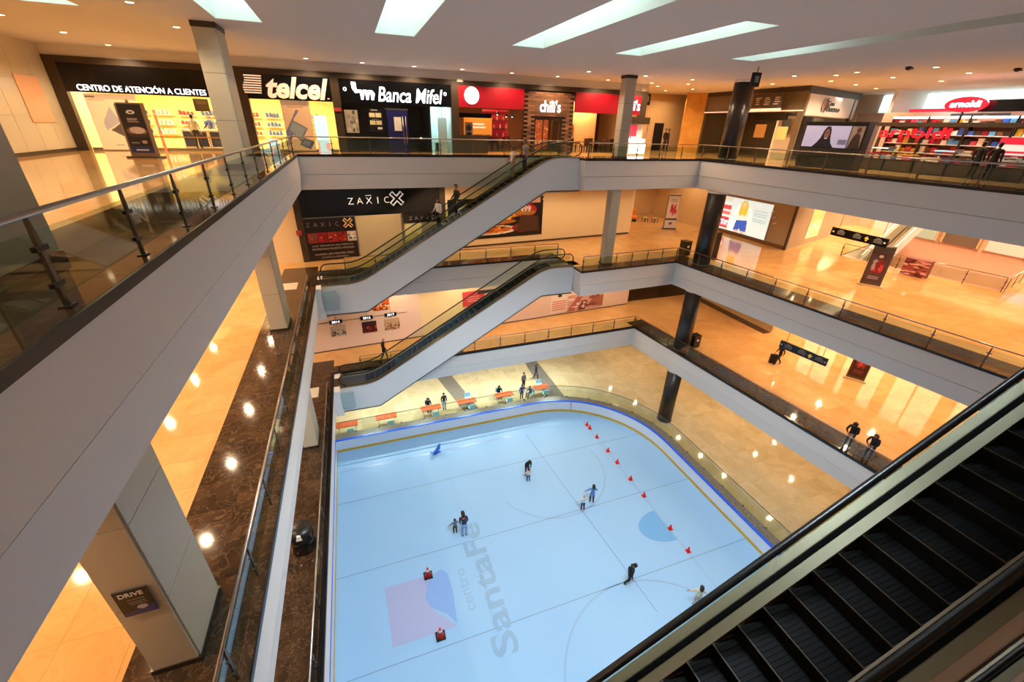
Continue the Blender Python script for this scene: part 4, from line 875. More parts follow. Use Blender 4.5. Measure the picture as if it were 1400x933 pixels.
for i, (y, c, lab) in enumerate(((16.2, '#e8e8e4', 'white'), (13.4, '#a8d4e8', 'pale blue'), (11.0, '#f0f0ec', 'cream'))):
    t = thing('serving_tray', lab+' lit serving tray on the front sweets counters', 'tray', (26.4, y, FL3+1.02)); B(-.3, .3, -.4, .4, 0, .05).build('tray', mat('tray_%d' % i, c, .3, emit=.35), t); B(-.3, .3, -.42, -.4, 0, .12).build('rim', M['steel'], t)
# ------------------------------------------------------------------ middle gallery back wall: closed shop and hoarding
A2, DW2 = (-3.5, 28.95), nrm((1, .0855)); ANG2 = math.atan2(DW2[1], DW2[0]); FL2 = Z[2]
def W(px, py): p = onp(px, py, A2, DW2); return (p.x-A2[0])/DW2[0], p.z-FL2
wall2 = struct('wall_back', MB().box(-.6, 0.35, -.0, .3, 0, 4.67).box(9.1, 25.6, 0, .3, 0, 4.67).box(.35, 9.1, .25, .4, 0, 4.67), M['beige'], loc=(*A2, FL2), rz=ANG2)
struct('trim_5', MB().box(.0, .38, -.06, .05, 0, 4.67).box(9.0, 9.4, -.06, .05, 0, 4.67), M['bronze'], loc=(*A2, FL2), rz=ANG2)
struct('baseboard_back', MB().box(9.4, 25.6, -.03, 0, 0, .12), M['bronze'], loc=(*A2, FL2), rz=ANG2)
struct('wall_31', B(-9.0, -.6, .1, .3, 0, 4.67), M['beige'], loc=(*A2, FL2), rz=ANG2)
t = thing('shop_sign', 'wide black shop fascia with thin white ZAXIC letters and outlined cross', 'sign', (*A2, FL2), ANG2)
B(.38, 9.0, -.08, .2, 2.72, 4.6).build('panel', M['black'], t)
def cross(nm, m, parent, cx, cz, r, y, tk=.05):
    P = [];  a = r*.36
    base = [(a*.0, a*1.0), (r*.62, r), (r, r*.62), (a*1.0, 0), (r, -r*.62), (r*.62, -r), (0, -a), (-r*.62, -r), (-r, -r*.62), (-a, 0), (-r, r*.62), (-r*.62, r)]
    pts = [(cx+x, y, cz+z_) for x, z_ in base]; MB().tube(pts+[pts[0], pts[1]], tk, 4).build(nm, m, parent)
wl = mat('white_letters', '#dcdad4', .4, emit=.25)
for i, ch in enumerate('ZAXIC'):
    text('lettering', ch, [.34, .36, .36, .05, .3][i], .38, wl, t, (3.3+i*.55, -.1, 3.6), bold=-.015)
B(4.23, 4.57, -.1, -.08, 3.89, 3.92).build('macron', wl, t); cross('emblem', wl, t, 6.15, 3.66, .42, -.1)
t = thing('shop_poster', 'black hoarding panel with ZAXIC lettering and a strip of colourful food pictures', 'poster', (*A2, FL2), ANG2)
cv = Canvas(120, 110, '#1a1214')
for i, c in enumerate((('#8a3428', '#406070', '#c06040'), ('#a01c20', '#d06030', '#701014'), ('#a02a26', '#e0b090', '#501410'), ('#901c1a', '#d05030', '#3a0c0c'), ('#c8c0b8', '#403a38', '#e8e4dc'))):
    cv.rect(.02+i*.197, .42, .205+i*.197, .66, c[0]); cv.speck(.05+i*.197, .45, .18+i*.197, .62, 12, c, .028)
cv.build('print', 2.95, 2.62, t, (.42, -.1, .06)); B(.4, 3.4, -.1, -.03, 2.66, 2.72).build('head_rail', M['steel'], t)
for i, ch in enumerate('ZAXIC'): text('lettering', ch, [.22, .24, .24, .04, .2][i], .24, mat('grey_letters', '#8a8480', .5), t, (.62+i*.42, -.12, 2.28), bold=-.01)
cross('emblem', mat('gold_letters', '#c8945a', .4, emit=.2), t, 2.95, 2.3, .28, -.12, .04)
for s_, z_, w_ in (('LOS TESOROS DE MÉXICO', .98, 2.45), ('ESTRENAN NUEVO HOGAR', .76, 2.5), ('AHORA EN PRIMER PISO', .42, 2.35), ('JUNTO A MANGO', .2, 1.6)):
    text('lettering', s_, w_, .115, mat('dim_letters', '#b8a8a0', .5), t, (1.88, -.12, z_), depth=.01)
t = thing('roller_shutter', 'cream slatted roller shutter, closed, between the black shop panels', 'shutter', (*A2, FL2), ANG2)
me = MB().ext([(3.42, 0), (6.3, 0), (6.3, .1), (3.42, .1)], -.02, .02).mesh('slat', mat('shutter_cream', '#cdbb92', .4))
for k in range(26): link('slat', MB().add([(3.42, -.06, 0), (6.3, -.06, 0), (6.3, .03, .08), (3.42, .03, .08), (3.42, .04, 0), (6.3, .04, 0)], [(0, 1, 2, 3), (4, 0, 3), (1, 5, 2), (5, 4, 3, 2), (0, 4, 5, 1)]).mesh('slat', mat('shutter_cream', '#cdbb92')) if k == 0 else bpy.data.objects['slat'].data, t, (0, -.02, .1+k*.1))
for x in (3.36, 6.3): B(x, x+.07, -.08, .05, 0, 2.7).build('guide_rail', M['steel'], t)
B(3.4, 6.34, -.08, .06, 0, .1).build('bottom_rail', M['steel'], t); B(3.42, 6.3, .05, .07, .1, 2.7).build('backing', M['bronze'], t)
t = thing('shop_poster', 'dark ZAXIC header panel over a cream print right of the shutter', 'poster', (*A2, FL2), ANG2)
B(6.5, 9.0, -.06, 0, 2.05, 2.66).build('header', M['black'], t)
cv = Canvas(50, 40, '#d8cf9a').poly([(.0, .3), (.2, .7), (.4, .5), (.55, .85), (.6, .0), (0, 0)], '#b8b070').rect(.45, .5, 1, 1, '#8f8278').speck(.5, .1, 1, .5, 12, ['#6a8038', '#a8b060', '#504030'])
cv.build('print', 2.5, 1.6, t, (6.5, -.05, .4))
for i, ch in enumerate('ZAXIC'): text('lettering', ch, [.2, .22, .22, .04, .18][i], .22, mat('grey_letters', '#8a8480'), t, (6.95+i*.38, -.08, 2.35), bold=-.01)
o = B(-.1, .2, -.09, -.06, 1.7, 2.0).build('alarm_plate', mat('plate_red', '#b03a34')); o.location = (*A2, FL2); o.rotation_euler = (0, 0, ANG2); tag(o, 'small red and white alarm plate on the pilaster left of the closed shop', 'plate')
u0, _ = W(655, 321); u1, z0_ = W(740, 320); _, z1_ = W(741, 268)
cv = Canvas(140, 80, '#120d0c')
cv.ell(.12, .3, .3, .35, '#3a1812').ell(.42, .2, .3, .12, '#e8e2da').ell(.42, .21, .24, .09, '#c8742a').speck(.22, .14, .62, .26, 26, ['#e0a030', '#5a2a14', '#d86020', '#f0c860'], .03)
cv.ell(.42, .72, .27, .16, '#a8602a').ell(.42, .68, .25, .09, '#c87a3a').ell(.4, .6, .3, .07, '#7a1c14').ell(.45, .54, .29, .06, '#d88a3a').ell(.4, .47, .29, .07, '#4a2010').ell(.43, .4, .27, .07, '#b06a30').speck(.16, .42, .7, .66, 30, ['#e0842a', '#8a1c14', '#60801c', '#f0b040'], .028)
cv.ell(.8, .66, .13, .17, '#b01c22').ell(.8, .6, .12, .06, '#a87830').ell(.78, .22, .12, .12, '#8a1a1a').poly([(.7, .12), (.76, .55), (.95, .5), (.97, .1)], '#4a3024').rect(.83, .84, .97, .98, '#e8b8b0').rect(.99, .9, 1, .94, '#d0d0d0')
t = thing('burger_poster', 'black poster of a stacked burger with a red 499 price disc on the cream wall', 'poster', (*A2, FL2), ANG2)
cv.build('print', u1-u0+2.3, z1_-z0_, t, (u0-2.3, -.03, z0_)); text('price', '499', .95, .42, M['lamp_trim'], t, (u0-2.3+(u1-u0+2.3)*.8, -.05, z0_+(z1_-z0_)*.7), bold=.03, depth=.01)
# return wall, corridor, bench, standing ad
struct('wall_32', MB().box(22.0, 22.2, 31.2, 47, FL2, FL2+4.67), M['beige'])
struct('wall_33', MB().box(30.2, 31.0, 30.9, 47, FL2, FL2+4.67).box(26.9, 30.3, 38.8, 39, FL2, FL2+4.67), M['tan'])
struct('wall_34', MB().box(22.2, 30.2, 44, 44.2, FL2, FL2+4.67), M['beige'])
for i, (x, c, w_) in enumerate(((24.4, M['black'], .9), (26.3, M['bronze'], 1.1), (28.2, M['black'], .5))):
    t = thing('wall_panel', ['black panel with pale roundels at the end of the middle corridor', 'bronze framed glass door at the end of the middle corridor', 'narrow black sign panel right of the corridor door'][i], 'panel', (x, 43.9, FL2))
    B(-w_/2, w_/2, 0, .08, 0.02 if i != 1 else 0, 3.6).build('panel', c, t)
    if i != 1:
        for z_ in (2.7, 1.2): MB().add([(.2*math.cos(2*math.pi*k/12), -.02, z_+.2*math.sin(2*math.pi*k/12)) for k in range(12)], [list(range(12))[::-1]]).build('roundel', M['lamp_trim'], t)
    else: B(-.45, .45, -.02, 0, .1, 3.5).build('glass', M['shopglass'], t)
t = thing('bench_sofa', 'orange two seat lounge sofa in the corridor behind the cream hoarding', 'sofa', (24.3, 36.2, FL2), math.radians(-18)); og = mat('orange_fabric', '#e07a20', .6)
B(-1.7, 1.7, -.45, .45, .28, .5).build('seat', og, t)
for x in (-.85, .85): B(x-.83, x+.83, .2, .5, .5, 1.05).build('backrest', og, t)
for x in (-1.5, 0, 1.5): B(x-.06, x+.06, -.4, .4, 0, .28).build('leg', M['dark'], t)
for i, (x, y) in enumerate(((26.6, 35.2), (27.3, 34.6))):
    t = thing('side_stool', 'low tan stool beside the orange sofa, %s' % ['nearer the sofa', 'farther from the sofa'][i], 'stool', (x, y, FL2)); B(-.22, .22, -.22, .22, .38, .46).build('seat', M['tan'], t)
    for a, b in ((-.18, -.18), (.18, -.18), (-.18, .18), (.18, .18)): B(a-.02, a+.02, b-.02, b+.02, 0, .38).build('leg', M['dark'], t)
p = un(914, 313, FL2); t = thing('advert_stand', 'slim white and red advertising stand before the stone corridor wall', 'sign', (p.x, p.y, FL2), math.radians(-15))
cv = Canvas(20, 60, '#e0d4cc').bars(.2, .8, .8, .9, 2, '#909090').speck(.2, .45, .85, .68, 14, ['#c83a4a', '#e07a80', '#b02a3a'], .08).rect(0, .24, 1, .29, '#2a2430').ell(.5, .14, .14, .04, '#5a5a88').rect(0, .95, 1, 1, '#8a8478')
cv.build('poster', 1.05, 2.9, t, (-.52, -.11, .1)); B(-.55, .55, -.09, .1, .08, 3.05).build('frame', M['steel'], t); B(-.6, .6, -.2, .2, 0, .08).build('base', M['steeld'], t)
# right block of the middle gallery: lit poster, corner, next windows
blk = mat('greige_wall', '#a8957c', .45)
struct('wall_35', MB().box(31.0, 31.2, 23.3, 31.6, FL2, FL2+4.67).prism([(31, 23.3), (39.3, 25.8), (39.3, 26.1), (31.2, 23.6)], FL2, FL2+4.67), blk)
struct('trim_6', MB().box(30.92, 31.0, 23.25, 31.6, FL2, FL2+.28).box(31, 39.3, -.0, .0, 0, 0), mat('brown_plinth', '#6f4e33', .3))
cv = Canvas(130, 70, '#cfe4e0').rect(0, .05, .3, .38, '#d03a48').rect(0, .45, .3, .56, '#e07070').rect(0, .62, .3, .75, '#c84c50').rect(0, .85, .3, 1, '#b8d8dc').rect(.0, .12, .3, .14, '#f0d8d4')
cv.poly([(.3, .05), (.36, .5), (.42, .8), (.48, .85), (.46, .3), (.42, 0)], '#f4f8f6').poly([(.62, .8), (.69, .72), (.71, .4), (.68, .22), (.64, .25), (.63, .5)], '#eef2ea').poly([(.43, .34), (.45, .8), (.62, .82), (.65, .42)], '#efe9d8').poly([(.455, .55), (.46, .85), (.5, .97), (.56, .97), (.6, .85), (.605, .6), (.57, .5), (.53, .56), (.49, .5)], '#d8be4a').ell(.53, .84, .03, .08, '#e6c4a0').poly([(.335, .2), (.37, .55), (.375, .5), (.345, .18)], '#d4dcda').poly([(.44, .36), (.64, .42), (.66, .08), (.56, .06), (.53, .14), (.5, .04), (.42, .06)], '#3a5cb8').rect(.45, .0, .52, .08, '#d8b8a0').rect(.57, .0, .63, .08, '#d8b8a0')
for z_ in (.44, .5, .6, .66, .74): cv.rect(.72, z_, .95, z_+.016, '#7f98a0')
cv.rect(.08, .88, .13, .97, '#2a2420').rect(.14, .89, .28, .96, '#e8c8a0')
t = thing('lightbox_poster', 'large lit poster of a person in a white top and blue shorts', 'poster', (31.0, 31.0, FL2))
cv.build('print', 5.75, 2.75, t, (-.04, 0, .3), math.radians(-90), emit=.55); text('lettering', 'erte', 1.45, .42, M['litw'], t, (-.07, -.95, .95), math.radians(-90), shear=.3, depth=.01); B(-.03, .0, -5.85, .1, .24, 3.15).build('frame', M['steel'], t)
D3 = nrm((.955, .3)); A3 = math.atan2(D3[1], D3[0])
for i, (u, w_, c) in enumerate(((3.3, 2.6, '#e8b070'), (6.8, 1.5, '#d8a070'))):
    cv = Canvas(40, 44, c).poly([(0, .45), (.5, .6), (1, .5), (1, 1), (0, 1)], '#d89a58').speck(.1, .1, .9, .5, 14, ['#f4dcb0', '#f8e8c8', '#c87838'], .05)
    o = cv.build('shop_window_display', w_, 2.5, None, (31+D3[0]*u, 23.3+D3[1]*u-.08, FL2+.45), A3, emit=.7); tag(o, ['warm lit shop window right of the building corner', 'second warm lit shop window, narrower, before the far void'][i], 'window display')
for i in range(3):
    o = B(0, .32, -.03, 0, 1.9+i*.45, 1.98+i*.45).build('painted_reflection', M['lamp_trim']); o.location = (30.98, 23.9, FL2); o.rotation_euler = (0, math.radians(-30), math.radians(-90)); tag(o, 'pale slanted painted reflection on the building corner, %s of three' % ['lowest', 'middle', 'highest'][i], 'mark')  # light reflections on the corner, painted as pale strokes
struct('trim_7', B(30.9, 31.05, 23.2, 23.35, FL2, FL2+4.67), M['bronze'])
# hanging signboards, totems, planter
def hanging_sign(lab, a, b, z0, z1, drop):
    d = Vector((b[0]-a[0], b[1]-a[1])); L_ = d.length; t = thing('hanging_signboard', lab, 'sign', (a[0], a[1], z0), math.atan2(d.y, d.x)); h = z1-z0
    B(0, L_, -.05, .05, 0, h).build('board', M['black'], t)
    for u in (.2, .5, .86):
        mb = MB()
        for q in range(3): mb.box(u*L_-.25, u*L_+.2, -.065, -.05, h*(.3+.15*q), h*(.38+.15*q))
        mb.box(u*L_-.16, u*L_+.1, -.065, -.05, h*.72, h*.85); mb.build('pictogram', mat('sign_grey', '#8a8a8a', .5), t)
    mb = MB().ext([(.66*L_-.14, h*.5), (.66*L_, h*.78), (.66*L_+.14, h*.5), (.66*L_+.05, h*.5), (.66*L_+.05, h*.25), (.66*L_-.05, h*.25), (.66*L_-.05, h*.5)], -.07, -.05); mb.build('arrow', mat('arrow_yellow', '#d8b030', .5, emit=.3), t)
    for u, s_ in ((.06, -1), (.95, 1)): MB().ext([(u*L_, h*.38), (u*L_+s_*.12, h*.5), (u*L_, h*.62)], -.07, -.05).build('arrow', M['lamp_trim'], t)
    for u in (.12, .88): MB().tube([(u*L_, 0, h), (u*L_, 0, h+drop)], .015, 6).build('hanger', M['steeld'], t)
a, b = un(1133, 327, Z[3]-4.2), un(1208, 346, Z[3]-4.2)
hanging_sign('black hanging direction board over the right middle gallery', a, b, 15.5, 15.98, Z[3]-SLAB-15.98)
a, b = un(1066, 472, 9.0), un(1130, 499, 9.0); hanging_sign('black hanging direction board over the right lower gallery', a, b, 8.88, 9.36, Z[2]-SLAB-9.36)
def totem(lab, p, z, cols_, h=2.9, rz=-60):
    t = thing('advert_totem', lab, 'sign', (p.x, p.y, z), math.radians(rz)); B(-.5, .5, -.1, .1, .1, h).build('frame', M['steeld'], t); B(-.6, .6, -.25, .25, 0, .1).build('base', M['tan'], t)
    cv = Canvas(30, 70, cols_[0]).speck(.25, .35, .75, .7, 26, cols_[1:], .1).rect(0, 0, 1, .08, cols_[0]).bars(.2, .12, .8, .24, 2, cols_[-1]).ell(.5, .85, .12, .04, '#c8b8b0'); cv.build('poster', .88, h-.5, t, (-.44, -.13, .25)); MB().tube([(-.5, 0, h), (.5, 0, h)], .1, 10).build('cap', M['steeld'], t)
totem('tall totem with a dark red food poster on the right middle gallery', un(1188, 391, FL2), FL2, ['#4a3438', '#c8302a', '#e07a30', '#7a1a1c', '#a08a98'], 2.35)
totem('dark red totem on the right lower gallery beneath the gallery edge', un(1168, 519, Z[1]), Z[1], ['#380c10', '#8a1c22', '#c83a3a', '#5a1014', '#7a3038'])
p = un(1246, 378, FL2); t = thing('planter_bench', 'low block covered in red and pink patterned print by the far railing', 'bench', (p.x, p.y, FL2), math.radians(-78))
cv = Canvas(60, 40, '#8a3c3c'); random.seed(3)
for i in range(60): cv.ell(random.random(), random.random(), .12, .05, random.choice(['#c88a80', '#6a2024', '#a85048', '#d8a8a0', '#501418']))
B(-.65, .65, 0, .6, 0, 1.1).build('body', mat('print_red', '#8a4444', .5), t); cv.build('print', 1.3, 1.05, t, (-.65, -.03, .03))
# far void: second escalator, lower level shops
B2 = thing('escalator', 'distant white escalator rising along the far void on the right', 'escalator', (36.0, 19.4, FL2), math.radians(12))
MB().ext([(0, .0), (9, 4.4), (9, 3.4), (0, -1)], -.15, -.05).build('side_panel', M['clad'], B2); MB().ext([(0, .0), (9, 4.4), (9, 3.4), (0, -1)], 1.15, 1.25).build('side_panel', M['clad'], B2)
MB().ext([(0, -.5), (9, 3.9), (9, 3.4), (0, -1)], -.05, 1.15).build('truss', M['deck'], B2); MB().ext([(0, .9), (9, 5.3), (9, 4.4), (0, 0)], -.02, 0).build('glass_panel', M['glass2'], B2)
MB().tube([(0, -.01, .95), (9, -.01, 5.35)], .04, 6).build('handrail', M['rubber'], B2)
pk = mat('rose_wall', '#d8aa94', .5)
struct('wall_36', MB().box(48, 48.2, 6, 34, Z[1], FL2+4.67).box(36, 48, 29, 29.2, Z[1], FL2+4.67), pk)
random.seed(5)
for i in range(7):
    y = 9+i*2.9; t = thing('shop_facade', 'distant rose shop front beyond the far void, number %s from the right' % ['one', 'two', 'three', 'four', 'five', 'six', 'seven'][i], 'shop', (47.9, y, FL2))
    B(-.15, 0, -1.3, 1.3, 2.6, 3.3).build('fascia', [M['bronze'], M['black'], mat('screen_blue', '#68b0e8', .4, emit=.3), M['bronze'], M['tan'], M['black'], M['red']][i], t)
    B(-.08, 0, -1.2, 1.2, 0, 2.6).build('window', mat('far_window%d' % (i % 3), ['#c8b0a0', '#6a5a50', '#a8c8c8'][i % 3], .3, emit=.3), t)
    for q in (-1.3, 1.2): B(-.2, 0, q, q+.12, 0, 2.6).build('post', M['tan'], t)
    struct('wall_37', B(47.6, 47.9, y-1.2, y+1.2, Z[1]+.02, Z[1]+3.0), mat('far_window%d' % ((i+1) % 3), ['#c8b0a0', '#6a5a50', '#a8c8c8'][(i+1) % 3], .3))
for x, y, z_ in ((41, 16.5, CEIL), (45, 19, CEIL), (46, 15.5, CEIL), (42, 10, Z[3]-SLAB), (45, 28.5, Z[3]-SLAB), (37, 27, Z[3]-SLAB), (38, 17.5, CEIL)): downlight(x, y, z_, 2600 if z_ == CEIL else 1300, 'bright recessed downlight above the far void', 'downlights above the far void')
for i, (x, y) in enumerate(((39.5, 16), (41, 17.6), (38.5, 18.4))):
    t = table('small round table on the level below the far void, %s' % ['front', 'middle', 'back'][i], 'tables below the far void', M['tan'], M['dark']); t.location = (x, y, Z[1])
t = thing('red_seat_island', 'red star shaped seat cluster on the level below the far void', 'seat', (38.6, 20.6, Z[1]))
for k in range(6): B(.2, 1.2, -.25, .25, 0, .45).build('seat', M['red'], t, (0, 0, 0), k*math.pi/3)
# ------------------------------------------------------------------ lower gallery: timeline wall, pictures
A1, DW1 = (-4.0, 28.75), nrm((1, .071)); ANG1 = math.atan2(DW1[1], DW1[0]); FL1 = Z[1]
def W1(px, py): p = onp(px, py, A1, DW1); return (p.x-A1[0])/DW1[0], p.z-FL1
struct('wall_41', MB().box(-8, 7.6, 0, .3, 0, 4.67), M['pinkw'], loc=(*A1, FL1), rz=ANG1); struct('wall_42', MB().box(7.6, 12.2, 0, .3, 0, 4.67), mat('cream_hoarding', '#eddcae', .55), loc=(*A1, FL1), rz=ANG1)
struct('wall_43', MB().box(12.2, 26.8, 0, .3, 0, 4.67), M['pinkw'], loc=(*A1, FL1), rz=ANG1); struct('baseboard_41', B(-8, 26.8, -.02, 0, 0, .07), M['bronze'], loc=(*A1, FL1), rz=ANG1)
struct('wall_44', MB().box(22.4, 22.7, 30.7, 40, FL1, FL1+4.67).box(22.6, 31, 36, 36.2, FL1, FL1+4.67).box(30.9, 31.2, 22, 36, FL1, FL1+4.67), M['tan'])
def pic(name, lab, a, b, cv, cat='picture', emit=0):
    (x0, z1), (x1, z0) = W1(*a), W1(*b); p = Vector((A1[0]+DW1[0]*x0+DW1[1]*.03, A1[1]+DW1[1]*x0-DW1[0]*.03, FL1+z0))
    o = cv.build(name, x1-x0, z1-z0, None, tuple(p), ANG1, emit=emit); return tag(o, lab, cat)
x0, z0_ = W1(432, 441); x1, z1_ = W1(556, 429)
tl = thing('timeline_line', 'thin dark timeline line with fine ticks along the blush wall', 'line', (*A1, FL1), ANG1)
B(x0, x1, -.02, -.005, (z0_+z1_)/2-.015, (z0_+z1_)/2+.015).build('line', M['bronze'], tl)
for px, yr in ((459, '2014'), (502, '2016'), (535, '2017')):
    u, _ = W1(px, 440); zc = (z0_+z1_)/2; t = thing('date_tag', {'2014': 'black date tag above the grey street photograph', '2016': 'black date tag above the dark red photograph', '2017': 'black date tag above the sepia photograph'}[yr], 'tag', (A1[0]+DW1[0]*u, A1[1]+DW1[1]*u-.06, FL1+zc), ANG1)
    B(-.42, .42, -.02, .02, -.13, .13).build('plate', M['black'], t); text('lettering', yr, .5, .15, M['litw'], t, (0, -.03, 0), depth=.01); B(-.01, .01, -.01, .0, -.5, .6).build('tick', M['bronze'], tl, (u, 0, zc))
random.seed(9)
def snap(cols_, n=30): 
    c = Canvas(44, 30, cols_[0]); c.speck(0, 0, 1, .6, n, cols_[1:], .08); return c
pic('wall_picture', 'grey photograph of a street under the first date tag', (451, 447), (474, 458), snap(['#b8b0a8', '#5a5048', '#8a7a70', '#3a3430', '#d0c8c0']))
pic('wall_picture', 'dark red photograph under the middle date tag', (494, 441), (516, 453), snap(['#3a1c28', '#b02430', '#8a1c20', '#d0602a', '#501820']))
pic('wall_picture', 'sepia photograph with brown figures under the last date tag', (525, 437), (547, 449), snap(['#c8a888', '#4a2c20', '#6a4030', '#8a6a50'], 20))
pic('wall_picture', 'orange photograph above the timeline, cut by the escalator', (505, 411), (533, 423), snap(['#c85a1c', '#f0c890', '#e08030', '#3a1810', '#f4e0c0']))
cv = Canvas(50, 40, '#dc4a50').bars(.2, .3, .8, .75, 3, '#f0a8a0', .4); pic('wall_poster', 'coral red poster with pale print behind the lower escalator', (632, 400), (662, 416), cv, 'poster')
cv = Canvas(40, 40, '#f0e0d6').bars(.1, .15, .9, .65, 5, '#d87a80', .4).rect(.4, .78, .6, .95, '#2a2424'); pic('wall_poster', 'pale panel of pink print with a small black emblem', (753, 402), (776, 426), cv, 'poster')
cv = Canvas(80, 30, '#d8a8a0').poly([(0, 0), (.3, 1), (.45, 1), (.2, 0)], '#b86a6a').poly([(.3, 0), (.4, .6), (.55, .5), (.5, 0)], '#6a3a38').poly([(.55, .2), (.7, .7), (1, .8), (1, .1)], '#a86a58').speck(.1, .2, .9, .8, 12, ['#f0e0dc', '#8a4848'], .08); pic('wall_poster', 'wide rose toned picture under the right gallery edge', (776, 405), (823, 419), cv, 'poster')
u, z_ = W1(668, 398); t = thing('clothes_prop', 'grey flat rail shape on the blush wall right of the coral poster', 'panel', (A1[0]+DW1[0]*u, A1[1]+DW1[1]*u-.05, FL1+z_), ANG1); B(-.9, .9, -.03, .03, -.12, .12).build('board', M['steeld'], t)
o = B(11.9, 16, -.02, -.005, 2.6, 2.63).build('timeline_line'  , M['bronze']); o.location = (*A1, FL1); o.rotation_euler = (0, 0, ANG1); tag(o, 'second thin dark line on the blush wall below the coral poster', 'line')
# lit shop windows on the far right of the lower gallery, seen mirrored in the floor
for i, (x, y) in enumerate(((35.2, 6.5), (35.2, 10), (35.2, 13.5), (35.2, 17), (35.2, 20.5))):
    t = thing('shop_window', 'lit warm shop window on the lower gallery, %s along the far wall' % ['first', 'second', 'third', 'fourth', 'fifth'][i], 'shop window', (x, y, FL1)); B(0, .1, -1.3, 1.3, .5, 4.3).build('pane', mat('lit_pane', '#f4d8b8', .4, emit=1.5), t); B(-.06, .1, -1.5, 1.5, 0, .5).build('sill', M['tan'], t)
    for q in (-1.5, 0, 1.4): B(-.08, 0, q, q+.1, .5, 4.3).build('mullion', M['bronze'], t)
struct('wall_45', B(35.35, 35.5, 4, 23, FL1, FL1+4.67), pk)
# ------------------------------------------------------------------ rinkside furniture
ob = mat('orange_top', '#e0601e', .4); bl = mat('pale_blue_plastic', '#a8dcf0', .4); wl2 = mat('white_leg', '#c8d4d4', .4)
def blue_chair(loc, rz, lab, grp):
    t = thing('cafe_chair', lab, 'chair', loc, rz, grp)
    B(-.25, .25, -.25, .22, .42, .47).build('seat', bl, t); MB().ext([(-.25, .47), (.25, .47), (.22, .86), (-.22, .86)], .2, .25).build('backrest', bl, t)
    for x, y in ((-.2, -.2), (.2, -.2), (-.2, .2), (.2, .2)): MB().tube([(x*1.1, y*1.1, 0), (x, y, .43)], .018, 5).build('leg', wl2, t)
    return t
tabs = [(474, 580, 'at the far left end'), (528, 569, 'second from the left'), (589, 557, 'with a seated couple'), (638, 548, 'beside the first marble floor band'), (689, 539, 'with a person in black behind it'), (738, 529, 'by the second marble floor band')]
for i, (px, py, where) in enumerate(tabs):
    p = un(px, py, .75); p.y = max(p.y, 27.55)
    t = thing('cafe_table', 'orange topped rinkside table '+where, 'table', (p.x, p.y, 0), 0, 'orange rinkside tables')
    for k in range(3): B(-.78+k*.525, -.27+k*.525, -.33, .33, .70, .745).build('top_slat', ob, t)
    for x in (-.6, .6): MB().tube([(x, -.25, 0), (x, 0, .35), (x, .25, 0)], .025, 5).build('leg', wl2, t); MB().tube([(x, 0, .33), (x, 0, .7)], .03, 6).build('post', wl2, t)
    blue_chair((p.x+.25, p.y-.62, 0), math.pi, 'pale blue chair facing the orange table '+where, 'pale blue rinkside chairs')
    if i in (3, 5): blue_chair((p.x+.3, p.y+.75, 0), 0, 'pale blue chair far side, orange table '+where, 'pale blue rinkside chairs')
# ------------------------------------------------------------------ cones, skating aid, bins
cr = mat('cone_red', '#ff3626', .45); cw2 = mat('cone_white', '#f0e8e4', .45)
def cone(loc, lab, h=.55, big=False, grp=None):
    t = thing('traffic_cone', lab, 'cone', loc, 0, grp); r = .17*h/.55 if not big else .19
    MB().lathe([(r, .03), (.035, h-.02), (.03, h)], n=12).build('cone_body', cr, t)
    if big: MB().lathe([(.1, h*.62), (.105, h*.6), (.07, h*.78), (.065, h*.78)], n=12).build('collar', cw2, t)
    B(-r*1.15, r*1.15, -r*1.15, r*1.15, 0, .035).build('base', M['dark'] if big else cr, t)
ordn = ['farthest', 'second farthest', 'third farthest', 'fourth farthest', 'middle', 'fourth nearest', 'third nearest', 'second nearest', 'nearest']
for i, y in enumerate((22.9, 22.45, 21.35, 19.75, 18.5, 16.85, 15.35, 12.75, 11.2)):
    cone((15.05, y, .013), 'small red cone on the goal line, %s of the nine in the row' % ordn[i], .36, False, 'red cones along the goal line')
cone((1.07, 14.4, .018), 'large red cone with white collar at the upper tip of the ice logo', .66, True)
cone((1.12, 11.3, .018), 'large red cone with white collar at the lower edge of the ice logo', .66, True)
p = un(597, 619, .01); t = thing('skating_aid', 'blue seal shaped skating aid standing alone near the back boards', 'skating aid', (p.x, p.y, .013), .5); sb = mat('aid_blue', '#2c6ad0', .35)
MB().tube([(-.45, 0, .12), (-.2, 0, .17), (.1, 0, .24), (.28, 0, .45), (.32, 0, .66), (.42, 0, .78), (.52, 0, .78)], [.06, .15, .2, .17, .13, .11, .05], 10).build('body', sb, t)
MB().ext([(-.42, .1), (-.7, .35), (-.5, .34), (-.38, .2)], -.16, .16).build('tail', sb, t); MB().tube([(.2, -.3, .62), (.24, -.1, .66), (.24, .1, .66), (.2, .3, .62)], .025, 6).build('handle', sb, t)
B(-.35, .4, -.2, .2, 0, .05).build('sled', sb, t); t.scale = (.72, .72, .72)
def bin_(lab, loc, r, h, dome=True):
    t = thing('litter_bin', lab, 'bin', loc); MB().lathe([(r*.85, 0), (r, .06), (r, h)], n=20).build('body', M['black'], t)
    if dome:
        MB().lathe([(r*1.04, h), (r*1.04, h+.05), (r*.85, h+.16), (r*.45, h+.22)], n=20).build('lid', M['dark'], t)
        MB().ext([(-.1, 0), (.1, 0), (.06, .2), (-.05, .22)], -r-.03, -r+.05).build('notice', M['lamp_trim'], t, (0, 0, h-.05))
    return t
bin_('black round litter bin with a white card on the brown tiles of the lower gallery', (-3.5, 12.6, Z[1]), .42, .95)
